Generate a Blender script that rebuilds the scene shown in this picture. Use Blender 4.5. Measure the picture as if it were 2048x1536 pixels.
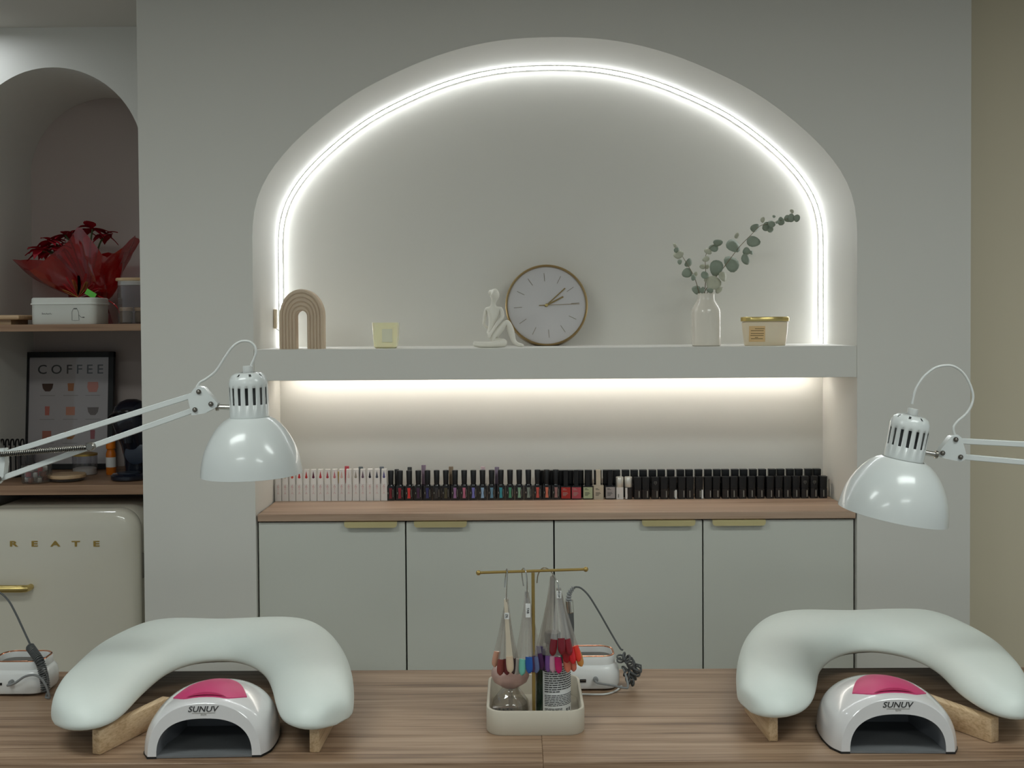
import bpy, bmesh, math, random
from mathutils import Vector, Matrix
random.seed(7)
for o in list(bpy.data.objects): bpy.data.objects.remove(o)
S = bpy.context.scene
C = S.collection

# ------------------------------------------------------------------ camera
FPX, W, H = 2250.0, 2048, 1536
CAM = Vector((0, -3.0, 1.5))
YAW, PITCH, ROLL, PCX, PCY = -0.00693939, 0.02282126, -0.00679627, 1012.618, 696.498
_f = Vector((math.sin(YAW)*math.cos(PITCH), math.cos(YAW)*math.cos(PITCH), -math.sin(PITCH)))
_r0 = Vector((math.cos(YAW), -math.sin(YAW), 0)); _u0 = _r0.cross(_f)
_r = _r0*math.cos(ROLL) + _u0*math.sin(ROLL); _u = -_r0*math.sin(ROLL) + _u0*math.cos(ROLL)
cd = bpy.data.cameras.new('camera'); cam = bpy.data.objects.new('camera', cd); C.objects.link(cam)
cam.matrix_world = Matrix(((_r.x, _u.x, -_f.x, CAM.x), (_r.y, _u.y, -_f.y, CAM.y), (_r.z, _u.z, -_f.z, CAM.z), (0, 0, 0, 1)))
cd.sensor_width = 36; cd.lens = FPX*36/W
cd.shift_x = (W/2 - PCX)/W; cd.shift_y = (PCY - H/2)/W
cd.clip_start = 0.05
S.camera = cam
def ray(px, py): return _f + _r*((px-PCX)/FPX) - _u*((py-PCY)/FPX)
def P(px, py, Y):            # photograph pixel -> point on the plane y = Y
    d = ray(px, py); return CAM + d*((Y-CAM.y)/d.y)
def PZ(px, py, z):           # photograph pixel -> point on the plane z
    d = ray(px, py); return CAM + d*((z-CAM.z)/d.z)

# ------------------------------------------------------------------ world, exposure
def lin(c): return tuple(((v/255)/12.92 if v/255 <= .04045 else ((v/255+.055)/1.055)**2.4) for v in c)
w = bpy.data.worlds.new('world'); S.world = w; w.use_nodes = True
bg = w.node_tree.nodes['Background']; bg.inputs[0].default_value = (.84, .96, 1.0, 1); bg.inputs[1].default_value = 0.29
S.view_settings.view_transform = 'Standard'; S.view_settings.look = 'None'
S.view_settings.gamma = 1.0; S.view_settings.use_curve_mapping = False
S.view_settings.exposure = 0.12
LED_ARCH, LED_UNDER, PANEL, SPOT = 42.0, 16.0, 14.0, 75.0

# ------------------------------------------------------------------ materials
M = {}
def mat(name, col, rough=.5, metal=0, emit=0, trans=0, alpha=1, coat=0, spec=.5, var=.04, scale=40, bump=0, ior=1.45, sss=0, stretch=None, sheen=0):
    m = bpy.data.materials.new(name); m.use_nodes = True; nt = m.node_tree; n = nt.nodes; L = nt.links
    b = n['Principled BSDF']; c = lin(col)
    tc = n.new('ShaderNodeTexCoord'); no = n.new('ShaderNodeTexNoise'); no.inputs['Scale'].default_value = scale; no.inputs['Detail'].default_value = 3
    src = tc.outputs['Object']
    if stretch:
        mp = n.new('ShaderNodeMapping'); mp.inputs['Scale'].default_value = stretch; L.new(src, mp.inputs[0]); src = mp.outputs[0]
    L.new(src, no.inputs['Vector'])
    mx = n.new('ShaderNodeMix'); mx.data_type = 'RGBA'
    mx.inputs[6].default_value = (*[v*(1-var) for v in c], 1); mx.inputs[7].default_value = (*[min(1, v*(1+var)) for v in c], 1)
    L.new(no.outputs[0], mx.inputs[0]); L.new(mx.outputs[2], b.inputs['Base Color'])
    b.inputs['Roughness'].default_value = rough; b.inputs['Metallic'].default_value = metal
    b.inputs['Specular IOR Level'].default_value = spec; b.inputs['IOR'].default_value = ior
    b.inputs['Transmission Weight'].default_value = trans; b.inputs['Alpha'].default_value = alpha
    b.inputs['Coat Weight'].default_value = coat; b.inputs['Coat Roughness'].default_value = .08
    b.inputs['Subsurface Weight'].default_value = sss; b.inputs['Subsurface Radius'].default_value = (.01, .008, .006)
    b.inputs['Sheen Weight'].default_value = sheen
    if emit:
        b.inputs['Emission Color'].default_value = (*c, 1); b.inputs['Emission Strength'].default_value = emit
    if bump:
        bp = n.new('ShaderNodeBump'); bp.inputs['Strength'].default_value = bump; bp.inputs['Distance'].default_value = .002
        L.new(no.outputs[0], bp.inputs['Height']); L.new(bp.outputs[0], b.inputs['Normal'])
    M[name] = m; return m
def wood(name, dark, mid, light, sx=1.2, sy=30, rough=.45, bump=.08, alongy=False):
    """laminate with long grain along x"""
    m = bpy.data.materials.new(name); m.use_nodes = True; nt = m.node_tree; n = nt.nodes; L = nt.links; b = n['Principled BSDF']
    tc = n.new('ShaderNodeTexCoord'); mp = n.new('ShaderNodeMapping'); mp.inputs['Scale'].default_value = (sx, sy, sy) if not alongy else (sy, sx, sy); L.new(tc.outputs['Object'], mp.inputs[0])
    n1 = n.new('ShaderNodeTexNoise'); n1.inputs['Scale'].default_value = 1.0; n1.inputs['Detail'].default_value = 6; n1.inputs['Roughness'].default_value = .62; n1.inputs['Distortion'].default_value = .6
    L.new(mp.outputs[0], n1.inputs['Vector'])
    mp2 = n.new('ShaderNodeMapping'); mp2.inputs['Scale'].default_value = (sx*2.2, sy*6, sy*6) if not alongy else (sy*6, sx*2.2, sy*6); L.new(tc.outputs['Object'], mp2.inputs[0])
    n2 = n.new('ShaderNodeTexNoise'); n2.inputs['Scale'].default_value = 1.0; n2.inputs['Detail'].default_value = 4; L.new(mp2.outputs[0], n2.inputs['Vector'])
    ad = n.new('ShaderNodeMath'); ad.operation = 'MULTIPLY_ADD'; ad.inputs[1].default_value = .45; L.new(n2.outputs[0], ad.inputs[0]); 
    sc = n.new('ShaderNodeMath'); sc.operation = 'MULTIPLY'; sc.inputs[1].default_value = .62; L.new(n1.outputs[0], sc.inputs[0]); L.new(sc.outputs[0], ad.inputs[2])
    cr = n.new('ShaderNodeValToRGB'); e = cr.color_ramp.elements
    e[0].position = .40; e[0].color = (*lin(dark), 1); e[1].position = .66; e[1].color = (*lin(light), 1)
    k = e.new(.52); k.color = (*lin(mid), 1)
    L.new(ad.outputs[0], cr.inputs[0]); L.new(cr.outputs[0], b.inputs['Base Color']); b.inputs['Roughness'].default_value = rough
    bp = n.new('ShaderNodeBump'); bp.inputs['Strength'].default_value = bump; bp.inputs['Distance'].default_value = .001
    L.new(n2.outputs[0], bp.inputs['Height']); L.new(bp.outputs[0], b.inputs['Normal'])
    M[name] = m
def clear(name, tint, gloss=.12, rough=.05, mixc=.0, body=(230, 230, 225)):
    """thin see-through plastic or glass wall: tinted transparency, a share of milky body, a gloss that follows fresnel"""
    m = bpy.data.materials.new(name); m.use_nodes = True; nt = m.node_tree; n = nt.nodes; L = nt.links
    n.remove(n['Principled BSDF']); out = n['Material Output']
    t = n.new('ShaderNodeBsdfTransparent'); t.inputs[0].default_value = (*lin(tint), 1)
    d = n.new('ShaderNodeBsdfDiffuse'); d.inputs[0].default_value = (*lin(body), 1)
    g = n.new('ShaderNodeBsdfGlossy'); g.inputs['Roughness'].default_value = rough
    a = n.new('ShaderNodeMixShader'); a.inputs[0].default_value = mixc; L.new(t.outputs[0], a.inputs[1]); L.new(d.outputs[0], a.inputs[2])
    lw = n.new('ShaderNodeLayerWeight'); lw.inputs[0].default_value = .35
    mr = n.new('ShaderNodeMapRange'); mr.inputs[3].default_value = gloss*.4; mr.inputs[4].default_value = min(1, gloss*4)
    L.new(lw.outputs['Facing'], mr.inputs[0])
    b = n.new('ShaderNodeMixShader'); L.new(mr.outputs[0], b.inputs[0]); L.new(a.outputs[0], b.inputs[1]); L.new(g.outputs[0], b.inputs[2])
    L.new(b.outputs[0], out.inputs[0]); M[name] = m
def emitter(name, col, s):
    m = bpy.data.materials.new(name); m.use_nodes = True; n = m.node_tree.nodes; n.remove(n['Principled BSDF'])
    e = n.new('ShaderNodeEmission'); e.inputs[0].default_value = (*col, 1); e.inputs[1].default_value = s
    m.node_tree.links.new(e.outputs[0], n['Material Output'].inputs[0]); M[name] = m

mat('wall_paint', (216, 214, 207), .85, var=.015, scale=6, bump=.05)
mat('niche_paint', (222, 217, 207), .85, var=.015, scale=6, bump=.05)
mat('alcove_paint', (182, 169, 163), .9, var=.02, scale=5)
mat('beige_paint', (212, 202, 178), .9, var=.02, scale=5)
mat('ceiling_paint', (206, 202, 194), .9, var=.01, scale=5)
mat('floor_tile', (150, 138, 122), .5, var=.06, scale=4)
mat('cabinet', (208, 209, 200), .55, var=.01, scale=10)
mat('dark_gap', (40, 38, 34), .8)
wood('desk_wood', (108, 83, 63), (150, 122, 98), (174, 147, 122), 1.6, 42)
wood('counter_wood', (154, 126, 104), (178, 150, 128), (194, 168, 146), .9, 14)
wood('shelf_wood', (120, 92, 70), (150, 116, 90), (168, 134, 106), 1.2, 16)
wood('pale_wood', (182, 150, 112), (206, 176, 138), (220, 194, 158), 3, 60, alongy=True)
wood('board_wood', (170, 138, 102), (196, 164, 126), (208, 178, 142), 3, 30)
mat('gold', (206, 184, 120), .32, 1, var=.03)
mat('satin_gold', (214, 200, 150), .38, .75, var=.03)
mat('rose_gold', (214, 150, 118), .15, 1)
mat('chrome', (200, 198, 192), .18, 1)
mat('steel', (150, 146, 138), .28, 1)
mat('lamp_white', (206, 210, 208), .28, coat=.4, var=.01)
mat('white_plastic', (226, 227, 225), .22, coat=.3, var=.01)
mat('cord_white', (206, 208, 205), .4)
mat('leatherette', (226, 233, 227), .42, var=.012, scale=90, bump=.05)
mat('base_black', (28, 28, 28), .6)
mat('pearl', (224, 222, 222), .16, coat=.6, var=.01)
mat('pink', (206, 62, 116), .42, var=.03, scale=200)
mat('pink_dark', (176, 36, 88), .45)
mat('uv_inside', (122, 124, 128), .4, var=.1)
mat('uv_floor', (116, 118, 120), .45, var=.08)
mat('print_dark', (60, 60, 60), .6)
mat('tray', (198, 190, 174), .55, var=.015)
mat('cable_grey', (84, 86, 86), .45)
mat('cable_light', (132, 134, 134), .45)
mat('drill_inside', (92, 88, 82), .35)
mat('black', (18, 18, 20), .35, var=.1)
mat('black_gloss', (14, 15, 19), .15, coat=.3, var=.1)
mat('navy', (22, 26, 38), .22, coat=.3, var=.1)
mat('navy_disc', (44, 52, 66), .35)
mat('navy_print', (120, 126, 136), .4)
mat('ceramic', (224, 217, 204), .2, coat=.3, var=.01)
mat('porcelain', (226, 222, 210), .3, var=.01)
mat('taupe', (200, 180, 156), .6, var=.03, scale=120)
mat('taupe_dark', (112, 94, 76), .7)
mat('clock_face', (226, 223, 223), .5, var=.01)
mat('clock_gold', (166, 142, 100), .3, .9)
mat('hand_gold', (150, 128, 80), .45, .3)
mat('tick', (158, 150, 136), .5)
mat('candle_glass', (250, 240, 200), .12, sss=.6, var=.02)
mat('candle_label', (224, 222, 196), .45)
mat('jar_glass', (232, 218, 192), .3, sss=.4, var=.02)
mat('tan_label', (224, 190, 138), .5, .2)
mat('tan_print', (120, 96, 60), .5)
mat('leaf', (138, 148, 132), .55, var=.12, scale=60)
mat('leaf_pale', (180, 180, 160), .55, var=.1, scale=60)
mat('stem', (120, 108, 84), .6)
mat('stem_dark', (84, 84, 70), .6)
mat('fridge', (226, 220, 204), .16, coat=.5, var=.01)
mat('fridge_seal', (120, 116, 106), .6)
mat('letter_gold', (176, 146, 78), .35, .6)
mat('tin', (222, 222, 214), .35, var=.01)
mat('tin_print', (96, 96, 92), .6)
mat('bract', (150, 10, 30), .6, var=.2, scale=30)
mat('green_leaf', (60, 80, 44), .6)
mat('red_stem', (110, 8, 14), .5)
clear('cellophane', (206, 24, 28), .16, .12, .30, (186, 14, 20))
mat('ribbon_red', (190, 26, 30), .2, coat=.5)
mat('ribbon_gold', (206, 166, 84), .25, .7)
mat('ribbon_green', (96, 190, 60), .25, coat=.5)
clear('glass', (214, 216, 216), .10, .04, .05)
clear('clock_glass', (250, 250, 250), .05, .05, 0)
clear('smoke_glass', (226, 224, 228), .10, .04, .05)
clear('clear_plastic', (246, 244, 242), .14, .12, .15, (224, 222, 218))
clear('clear_bottle', (232, 228, 222), .14, .06, .06)
clear('frosted_pink', (232, 212, 206), .10, .4, .42, (222, 190, 182))
mat('cork', (120, 98, 72), .8, var=.2, scale=90)
mat('orange', (206, 110, 20), .3, trans=.1)
mat('orange_cap', (226, 120, 16), .4)
mat('paper', (214, 212, 208), .6)
mat('poster', (186, 178, 178), .55, var=.01)
mat('frame_black', (18, 18, 18), .5)
mat('praline_a', (196, 186, 176), .3, .3); mat('praline_b', (150, 92, 70), .4); mat('praline_c', (186, 70, 66), .35)
mat('green_bottle', (14, 44, 30), .15, coat=.5)
mat('label_white', (222, 222, 220), .5)
mat('pole_gold', (178, 152, 92), .35, .85)
mat('screw', (110, 104, 96), .3, .9)
mat('beige_plate', (206, 190, 164), .5)
mat('white_bottle', (222, 217, 213), .35, var=.01)
mat('cap_white', (232, 227, 223), .35, var=.01)
mat('logo_pink', (206, 132, 136), .5)
mat('cap_silver', (214, 210, 200), .3, .6)
mat('print_light', (150, 146, 138), .5)
emitter('led_cool', (.93, .97, 1.0), LED_ARCH)
emitter('led_warm', (1.0, .95, .87), LED_UNDER)
emitter('panel_light', (.93, 1.0, .97), PANEL)
emitter('spot_light', (.88, .95, 1.0), SPOT)
_cc = {}
def colmat(c, rough=.25, coat=.4):
    k = 'tint_%d_%d_%d' % c
    if k not in M: mat(k, c, rough, coat=coat, var=.05, scale=200)
    return k

# ------------------------------------------------------------------ mesh helpers
class MB:
    def __init__(s): s.v = []; s.f = []
    def add(s, v, f):
        b = len(s.v); s.v += [Vector(p) for p in v]; s.f += [[i+b for i in q] for q in f]; return s
    def box(s, c, size, bevel=0, seg=2, rot=None):
        bm = bmesh.new(); bmesh.ops.create_cube(bm, size=1)
        for q in bm.verts: q.co = Vector((q.co.x*size[0], q.co.y*size[1], q.co.z*size[2]))
        if bevel: bmesh.ops.bevel(bm, geom=bm.edges[:], offset=bevel, segments=seg, profile=.5, affect='EDGES')
        bm.verts.index_update(); R = rot or Matrix.Identity(3); c = Vector(c)
        s.add([R @ q.co + c for q in bm.verts], [[q.index for q in f.verts] for f in bm.faces]); bm.free(); return s
    def loft(s, rings, closed=True, cap0=True, cap1=True, loop=False):
        n = len(rings[0]); v = [p for r in rings for p in r]; f = []; m = len(rings)
        for i in range(m if loop else m-1):
            a, b = i*n, ((i+1) % m)*n
            for j in range(n if closed else n-1):
                k = (j+1) % n; f.append([a+j, a+k, b+k, b+j])
        if cap0 and not loop: f.append(list(range(n))[::-1])
        if cap1 and not loop: f.append([(m-1)*n+i for i in range(n)])
        return s.add(v, f)
    def lathe(s, prof, c=(0, 0, 0), seg=32, sx=1, sy=1, cap=True, axis=None):
        c = Vector(c); R = axis or Matrix.Identity(3); rings = []
        for r, z in prof:
            rings.append([R @ Vector((r*sx*math.cos(2*math.pi*i/seg), r*sy*math.sin(2*math.pi*i/seg), z)) + c for i in range(seg)])
        return s.loft(rings, True, cap and prof[0][0] > 1e-6, cap and prof[-1][0] > 1e-6)
    def tube(s, path, r, seg=8, loop=False, cap=True, flat=None):
        path = [Vector(p) for p in path]; n = len(path); rings = []; prev = None
        for i, p in enumerate(path):
            a = path[i-1] if (i > 0 or loop) else p; b = path[(i+1) % n] if (i < n-1 or loop) else p
            t = (b-a)
            t = t.normalized() if t.length > 1e-9 else Vector((0, 0, 1))
            if prev is None:
                u = Vector((0, 0, 1)) if abs(t.z) < .9 else Vector((1, 0, 0)); u = (u - t*u.dot(t)).normalized()
            else:
                u = prev - t*prev.dot(t); u = u.normalized() if u.length > 1e-6 else prev
            prev = u; k = t.cross(u); rr = r[i] if isinstance(r, (list, tuple)) else r; fl = flat or 1
            rings.append([p + u*(math.cos(2*math.pi*j/seg)*rr) + k*(math.sin(2*math.pi*j/seg)*rr*fl) for j in range(seg)])
        return s.loft(rings, True, cap, cap, loop)
    def prism(s, poly, y0, y1):          # poly in (x, z), extruded along y
        n = len(poly); v = [(x, y0, z) for x, z in poly] + [(x, y1, z) for x, z in poly]
        ar = sum(poly[i][0]*poly[(i+1) % n][1]-poly[(i+1) % n][0]*poly[i][1] for i in range(n))
        f = [list(range(n)), list(range(n, 2*n))[::-1]] + [[i, i+n, (i+1) % n+n, (i+1) % n] for i in range(n)]
        if ar < 0: f = [q[::-1] for q in f]
        return s.add(v, f)
    def prismz(s, poly, z0, z1):         # poly in (x, y), extruded along z
        n = len(poly); v = [(x, y, z0) for x, y in poly] + [(x, y, z1) for x, y in poly]
        ar = sum(poly[i][0]*poly[(i+1) % n][1]-poly[(i+1) % n][0]*poly[i][1] for i in range(n))
        f = [list(range(n))[::-1], list(range(n, 2*n))] + [[i, (i+1) % n, (i+1) % n+n, i+n] for i in range(n)]
        if ar < 0: f = [q[::-1] for q in f]
        return s.add(v, f)
    def ball(s, c, r, seg=16, ring=10, sc=(1, 1, 1)):
        c = Vector(c); rings = []
        for i in range(1, ring):
            a = math.pi*i/ring; rings.append([c + Vector((r*sc[0]*math.sin(a)*math.cos(2*math.pi*j/seg), r*sc[1]*math.sin(a)*math.sin(2*math.pi*j/seg), -r*sc[2]*math.cos(a))) for j in range(seg)])
        return s.loft(rings)
    def xf(s, m): s.v = [m @ p for p in s.v]; return s
    def mesh(s, name, smooth=40):
        me = bpy.data.meshes.new(name); me.from_pydata([tuple(p) for p in s.v], [], s.f)
        bm = bmesh.new(); bm.from_mesh(me); bmesh.ops.recalc_face_normals(bm, faces=bm.faces); bm.to_mesh(me); bm.free()
        if smooth:
            me.polygons.foreach_set('use_smooth', [True]*len(me.polygons)); me.set_sharp_from_angle(angle=math.radians(smooth))
        return me
def wm(o):
    m = Matrix.LocRotScale(o.location, o.rotation_euler, o.scale)
    return wm(o.parent) @ m if o.parent else m
def ob(name, mb, material, parent=None, world=False, smooth=40, label=None):
    if isinstance(mb, MB):
        if world and parent: mb.xf(wm(parent).inverted())
        me = mb.mesh(name, smooth)
    else: me = mb
    if material and not me.materials: me.materials.append(M[material])
    o = bpy.data.objects.new(name, me); C.objects.link(o)
    if parent: o.parent = parent
    if label: o['label'] = label
    return o
def tag(o, label, cat, group=None):
    o['label'] = label; o['category'] = cat
    if group: o['group'] = group
    return o
def single(name, mb, material, base, label, cat, group=None, smooth=40):     # a thing that is one mesh, built in world space, origin at base
    base = Vector(base); mb.xf(Matrix.Translation(-base)); o = ob(name, mb, material, smooth=smooth); o.location = base
    return tag(o, label, cat, group)
def thing(name, label, cat, loc=(0, 0, 0), rz=0, group=None):
    o = bpy.data.objects.new(name, None); o.empty_display_size = .02; C.objects.link(o); o.location = loc; o.rotation_euler = (0, 0, rz)
    return tag(o, label, cat, group)
def struct(name, mb, material, smooth=40):
    o = ob(name, mb, material, smooth=smooth); o['kind'] = 'structure'; return o
def copy_tree(o, parent=None):
    c = o.copy(); C.objects.link(c); c.parent = parent
    for ch in list(o.children): copy_tree(ch, c)
    return c
def catmull(pts, n=6, closed=False):
    pts = [Vector(p) for p in pts]; out = []; m = len(pts)
    for i in range(m if closed else m-1):
        p1, p2 = pts[i], pts[(i+1) % m]
        p0 = pts[i-1] if (i > 0 or closed) else p1*2-p2; p3 = pts[(i+2) % m] if (i < m-2 or closed) else p2*2-p1
        for k in range(n):
            t = k/n; out.append(.5*((2*p1)+(p2-p0)*t+(2*p0-5*p1+4*p2-p3)*t*t+(3*p1-p0-3*p2+p3)*t**3))
    if not closed: out.append(pts[-1])
    return out
def resample(pts, n):
    d = [0]
    for a, b in zip(pts, pts[1:]): d.append(d[-1]+(b-a).length)
    out = []; j = 0
    for i in range(n):
        t = d[-1]*i/(n-1)
        while j < len(d)-2 and d[j+1] < t: j += 1
        s = (t-d[j])/max(1e-9, d[j+1]-d[j]); out.append(pts[j].lerp(pts[j+1], s))
    return out
def rrect(w, d, r, n=5):
    out = []
    for cx, cy, a in ((w/2-r, d/2-r, 0), (-w/2+r, d/2-r, 90), (-w/2+r, -d/2+r, 180), (w/2-r, -d/2+r, 270)):
        for i in range(n+1):
            t = math.radians(a+90*i/n); out.append((cx+r*math.cos(t), cy+r*math.sin(t)))
    return out
def text(body, height, depth=.0006, spacing=1, shear=0, sx=1, bold=0):
    """letters standing upright, facing -y, centred on the origin"""
    cu = bpy.data.curves.new('lettering', 'FONT'); cu.body = body; cu.align_x = 'CENTER'; cu.space_character = spacing; cu.shear = shear; cu.resolution_u = 3; cu.offset = bold
    o = bpy.data.objects.new('lettering', cu); C.objects.link(o)
    me = bpy.data.meshes.new_from_object(o.evaluated_get(bpy.context.evaluated_depsgraph_get()))
    vs = [v.co.copy() for v in me.vertices]; fs = [list(p.vertices) for p in me.polygons]
    bpy.data.objects.remove(o); bpy.data.curves.remove(cu); bpy.data.meshes.remove(me)
    y0 = min(v.y for v in vs); y1 = max(v.y for v in vs); x0 = min(v.x for v in vs); x1 = max(v.x for v in vs); k = height/(y1-y0)
    mb = MB(); mb.add([((v.x-(x0+x1)/2)*k*sx, -depth, (v.y-(y0+y1)/2)*k) for v in vs], fs)
    n = len(vs); mb.v += [Vector((v.x, 0, v.z)) for v in mb.v]
    cnt = {}
    for f in fs:
        for a, b in zip(f, f[1:]+f[:1]): cnt[(a, b)] = cnt.get((a, b), 0)+1
    for (a, b) in cnt:
        if (b, a) not in cnt: mb.f.append([a, b, b+n, a+n])
    return mb
def T(x, y, z): return Matrix.Translation((x, y, z))
ORD = ['leftmost', 'second', 'third', 'fourth', 'fifth', 'sixth', 'seventh', 'eighth', 'ninth', 'tenth', 'eleventh', 'twelfth', 'thirteenth', 'fourteenth', 'fifteenth', 'sixteenth', 'seventeenth', 'eighteenth', 'nineteenth', 'twentieth', 'twenty-first', 'twenty-second', 'twenty-third', 'twenty-fourth', 'twenty-fifth', 'twenty-sixth', 'twenty-seventh', 'twenty-eighth', 'twenty-ninth', 'thirtieth', 'thirty-first']
def nth(i): return 'leftmost' if i == 0 else ORD[i]+' from the left'

# ------------------------------------------------------------------ the room
ZC = 2.385
WX0, WX1, NX0, NX1, ND = -.997, 1.214, -.696, .913, .333
SH0, SH1 = 1.3484, 1.4319          # painted shelf, under side and top
archpx = [(504, 470), (504, 444), (507.5, 410), (515, 380), (527, 354), (539, 333), (558, 309), (589, 276), (630, 240.5), (668, 211), (721, 176.5), (792, 141), (855, 113), (918, 94), (980, 82), (1042, 76), (1105, 74),
          (1180, 76), (1250, 86), (1325, 107), (1381, 127), (1444, 154), (1506, 186.5), (1569, 232), (1619, 275.6), (1656, 314.7), (1681, 349), (1700, 382), (1709, 410), (1714, 438), (1714, 470)]
ap = [P(x, y, 0) for x, y in archpx]; ap = [Vector((p.x, 0, p.z)) for p in ap]
# even the outline out about the niche's own axis
cx = (NX0+NX1)/2
ra = resample(catmull(ap, 6), 61)
arch = [Vector((((a.x-cx)-(b.x-cx))/2+cx, 0, (a.z+b.z)/2)) for a, b in zip(ra, ra[::-1])]
k = (NX1-NX0)/(arch[-1].x-arch[0].x); arch = [Vector((cx+(p.x-cx)*k, 0, p.z)) for p in arch]
for _ in range(2): arch = [arch[0]]+[(arch[i-1]+arch[i]*2+arch[i+1])/4 for i in range(1, len(arch)-1)]+[arch[-1]]
poly = [(WX0, 0), (NX0, 0)]+[(p.x, p.z) for p in arch]+[(NX1, 0), (WX1, 0), (WX1, ZC), (WX0, ZC)]
wb = MB().prism(poly, 0, ND); wb.box(((WX0+WX1)/2, ND+.03, ZC/2), (WX1-WX0, .06, ZC))
struct('wall_back', wb, 'wall_paint', 30)
AX, AR, AZ, AY, AD = -1.366, .267, 2.0, .35, .46
lp = [(-2.6, 0), (AX-AR, 0)]+[(AX-AR*math.cos(math.pi*i/40), AZ+AR*math.sin(math.pi*i/40)) for i in range(41)]+[(AX+AR, 0), (WX0+.002, 0), (WX0+.002, ZC), (-2.6, ZC)]
wl = MB().prism(lp, AY, AY+AD)
struct('wall_left', wl, 'wall_paint', 30)
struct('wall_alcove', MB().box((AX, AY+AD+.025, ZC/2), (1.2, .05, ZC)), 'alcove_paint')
struct('wall_right', MB().box((2.3, .15, ZC/2), (2.17, .1, ZC)), 'beige_paint')
struct('floor', MB().box((.1, -2, -.02), (6.4, 6, .04)), 'floor_tile')
struct('ceiling', MB().box((.1, -2, ZC+.02), (6.4, 6, .04)), 'ceiling_paint')

single('niche_shelf', MB().box(((NX0+NX1)/2, ND/2+.001, (SH0+SH1)/2), (NX1-NX0, ND-.002, SH1-SH0), .0008, 1), 'wall_paint', (cx, .16, SH0),
       'thick grey painted shelf spanning the lit arched niche', 'shelf')
# LED profile along the back edge of the arch
t = thing('arch_light_strip', 'bright white light strip tracing the arch of the niche', 'light strip', (cx, ND, SH1))
ring = [Vector((NX0, 0, SH1+.002)), Vector((NX0, 0, SH1+.18))]+arch+[Vector((NX1, 0, SH1+.18)), Vector((NX1, 0, SH1+.002))]
def inset(pts, d, y):
    out = []
    for i, p in enumerate(pts):
        a = pts[max(0, i-1)]; b = pts[min(len(pts)-1, i+1)]; q = (b-a).normalized(); nrm = Vector((q.z, 0, -q.x)); out.append(p+nrm*d+Vector((0, y, 0)))
    return out
ring = resample(catmull(ring, 4), 140)
ra_, rb_ = inset(ring, .0040, ND-.0085), inset(ring, .0115, ND-.0030)          # flat diffuser, turned towards the room and the niche
ob('diffuser', MB().loft([ra_, rb_], closed=False, cap0=False, cap1=False), 'led_cool', t, world=True)
bk = Vector((0, .00015, 0))
ob('profile', MB().loft([[p+bk for p in ra_], [p+bk for p in rb_], inset(ring, .0115, ND-.0002), inset(ring, .0002, ND-.0002), inset(ring, .0002, ND-.0085)], closed=False, cap0=False, cap1=False, loop=True), 'cabinet', t, world=True)
t = thing('under_shelf_light_strip', 'warm light strip hidden under the painted shelf', 'light strip', (cx, ND-.05, SH0))
ob('diffuser', MB().box((cx, ND-.045, SH0-.006), (NX1-NX0-.06, .012, .006)), 'led_warm', t, world=True)
ob('profile', MB().box((cx, ND-.045, SH0-.0015), (NX1-NX0-.05, .018, .003)), 'cabinet', t, world=True)
# small cable cover and cable on the niche's left jamb
a = P(547.5, 613, .26); b = P(553, 654, .26)
t = thing('cable_cover', 'small beige cable cover fixed beside the ribbed arch ornament', 'cable cover', (NX0+.005, .27, SH1+.05))
ob('plate', MB().box((NX0+.0045, .262, SH1+.083), (.008, .028, .056), .002, 2), 'beige_plate', t, world=True)
ob('cable', MB().tube([(NX0+.005, .262, SH1+.056), (NX0+.012, .266, SH1+.05), (NX0+.02, .285, SH1+.055), (NX0+.012, .318, SH1+.062)], .0016, 6), 'cord_white', t, world=True)

# lights the room has, on the ceiling in front of the wall
for i, (x, y) in enumerate(((-1.05, -1.7), (1.05, -1.7), (-1.05, -3.4), (1.05, -3.4))):
    t = thing('ceiling_light', ['flat ceiling panel above the left end of the desks', 'flat ceiling panel above the right end of the desks', 'flat ceiling panel behind the camera on the left', 'flat ceiling panel behind the camera on the right'][i], 'ceiling light', (x, y, ZC-.02), 0, 'ceiling panels')
    ob('frame', MB().box((0, 0, .012), (.92, .32, .014)), 'white_plastic', t)
    ob('diffuser', MB().box((0, 0, .003), (.88, .28, .006)), 'panel_light', t)
t = thing('downlight', 'round ceiling downlight washing the wall above the coffee alcove', 'ceiling light', (-1.62, .17, ZC-.012))
ob('ring', MB().lathe([(.05, .012), (.05, .004), (.04, .0), (.038, .004)], seg=24, cap=False), 'white_plastic', t)
ob('lens', MB().lathe([(.038, .006), (.038, .003)], seg=24), 'spot_light', t)

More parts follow.
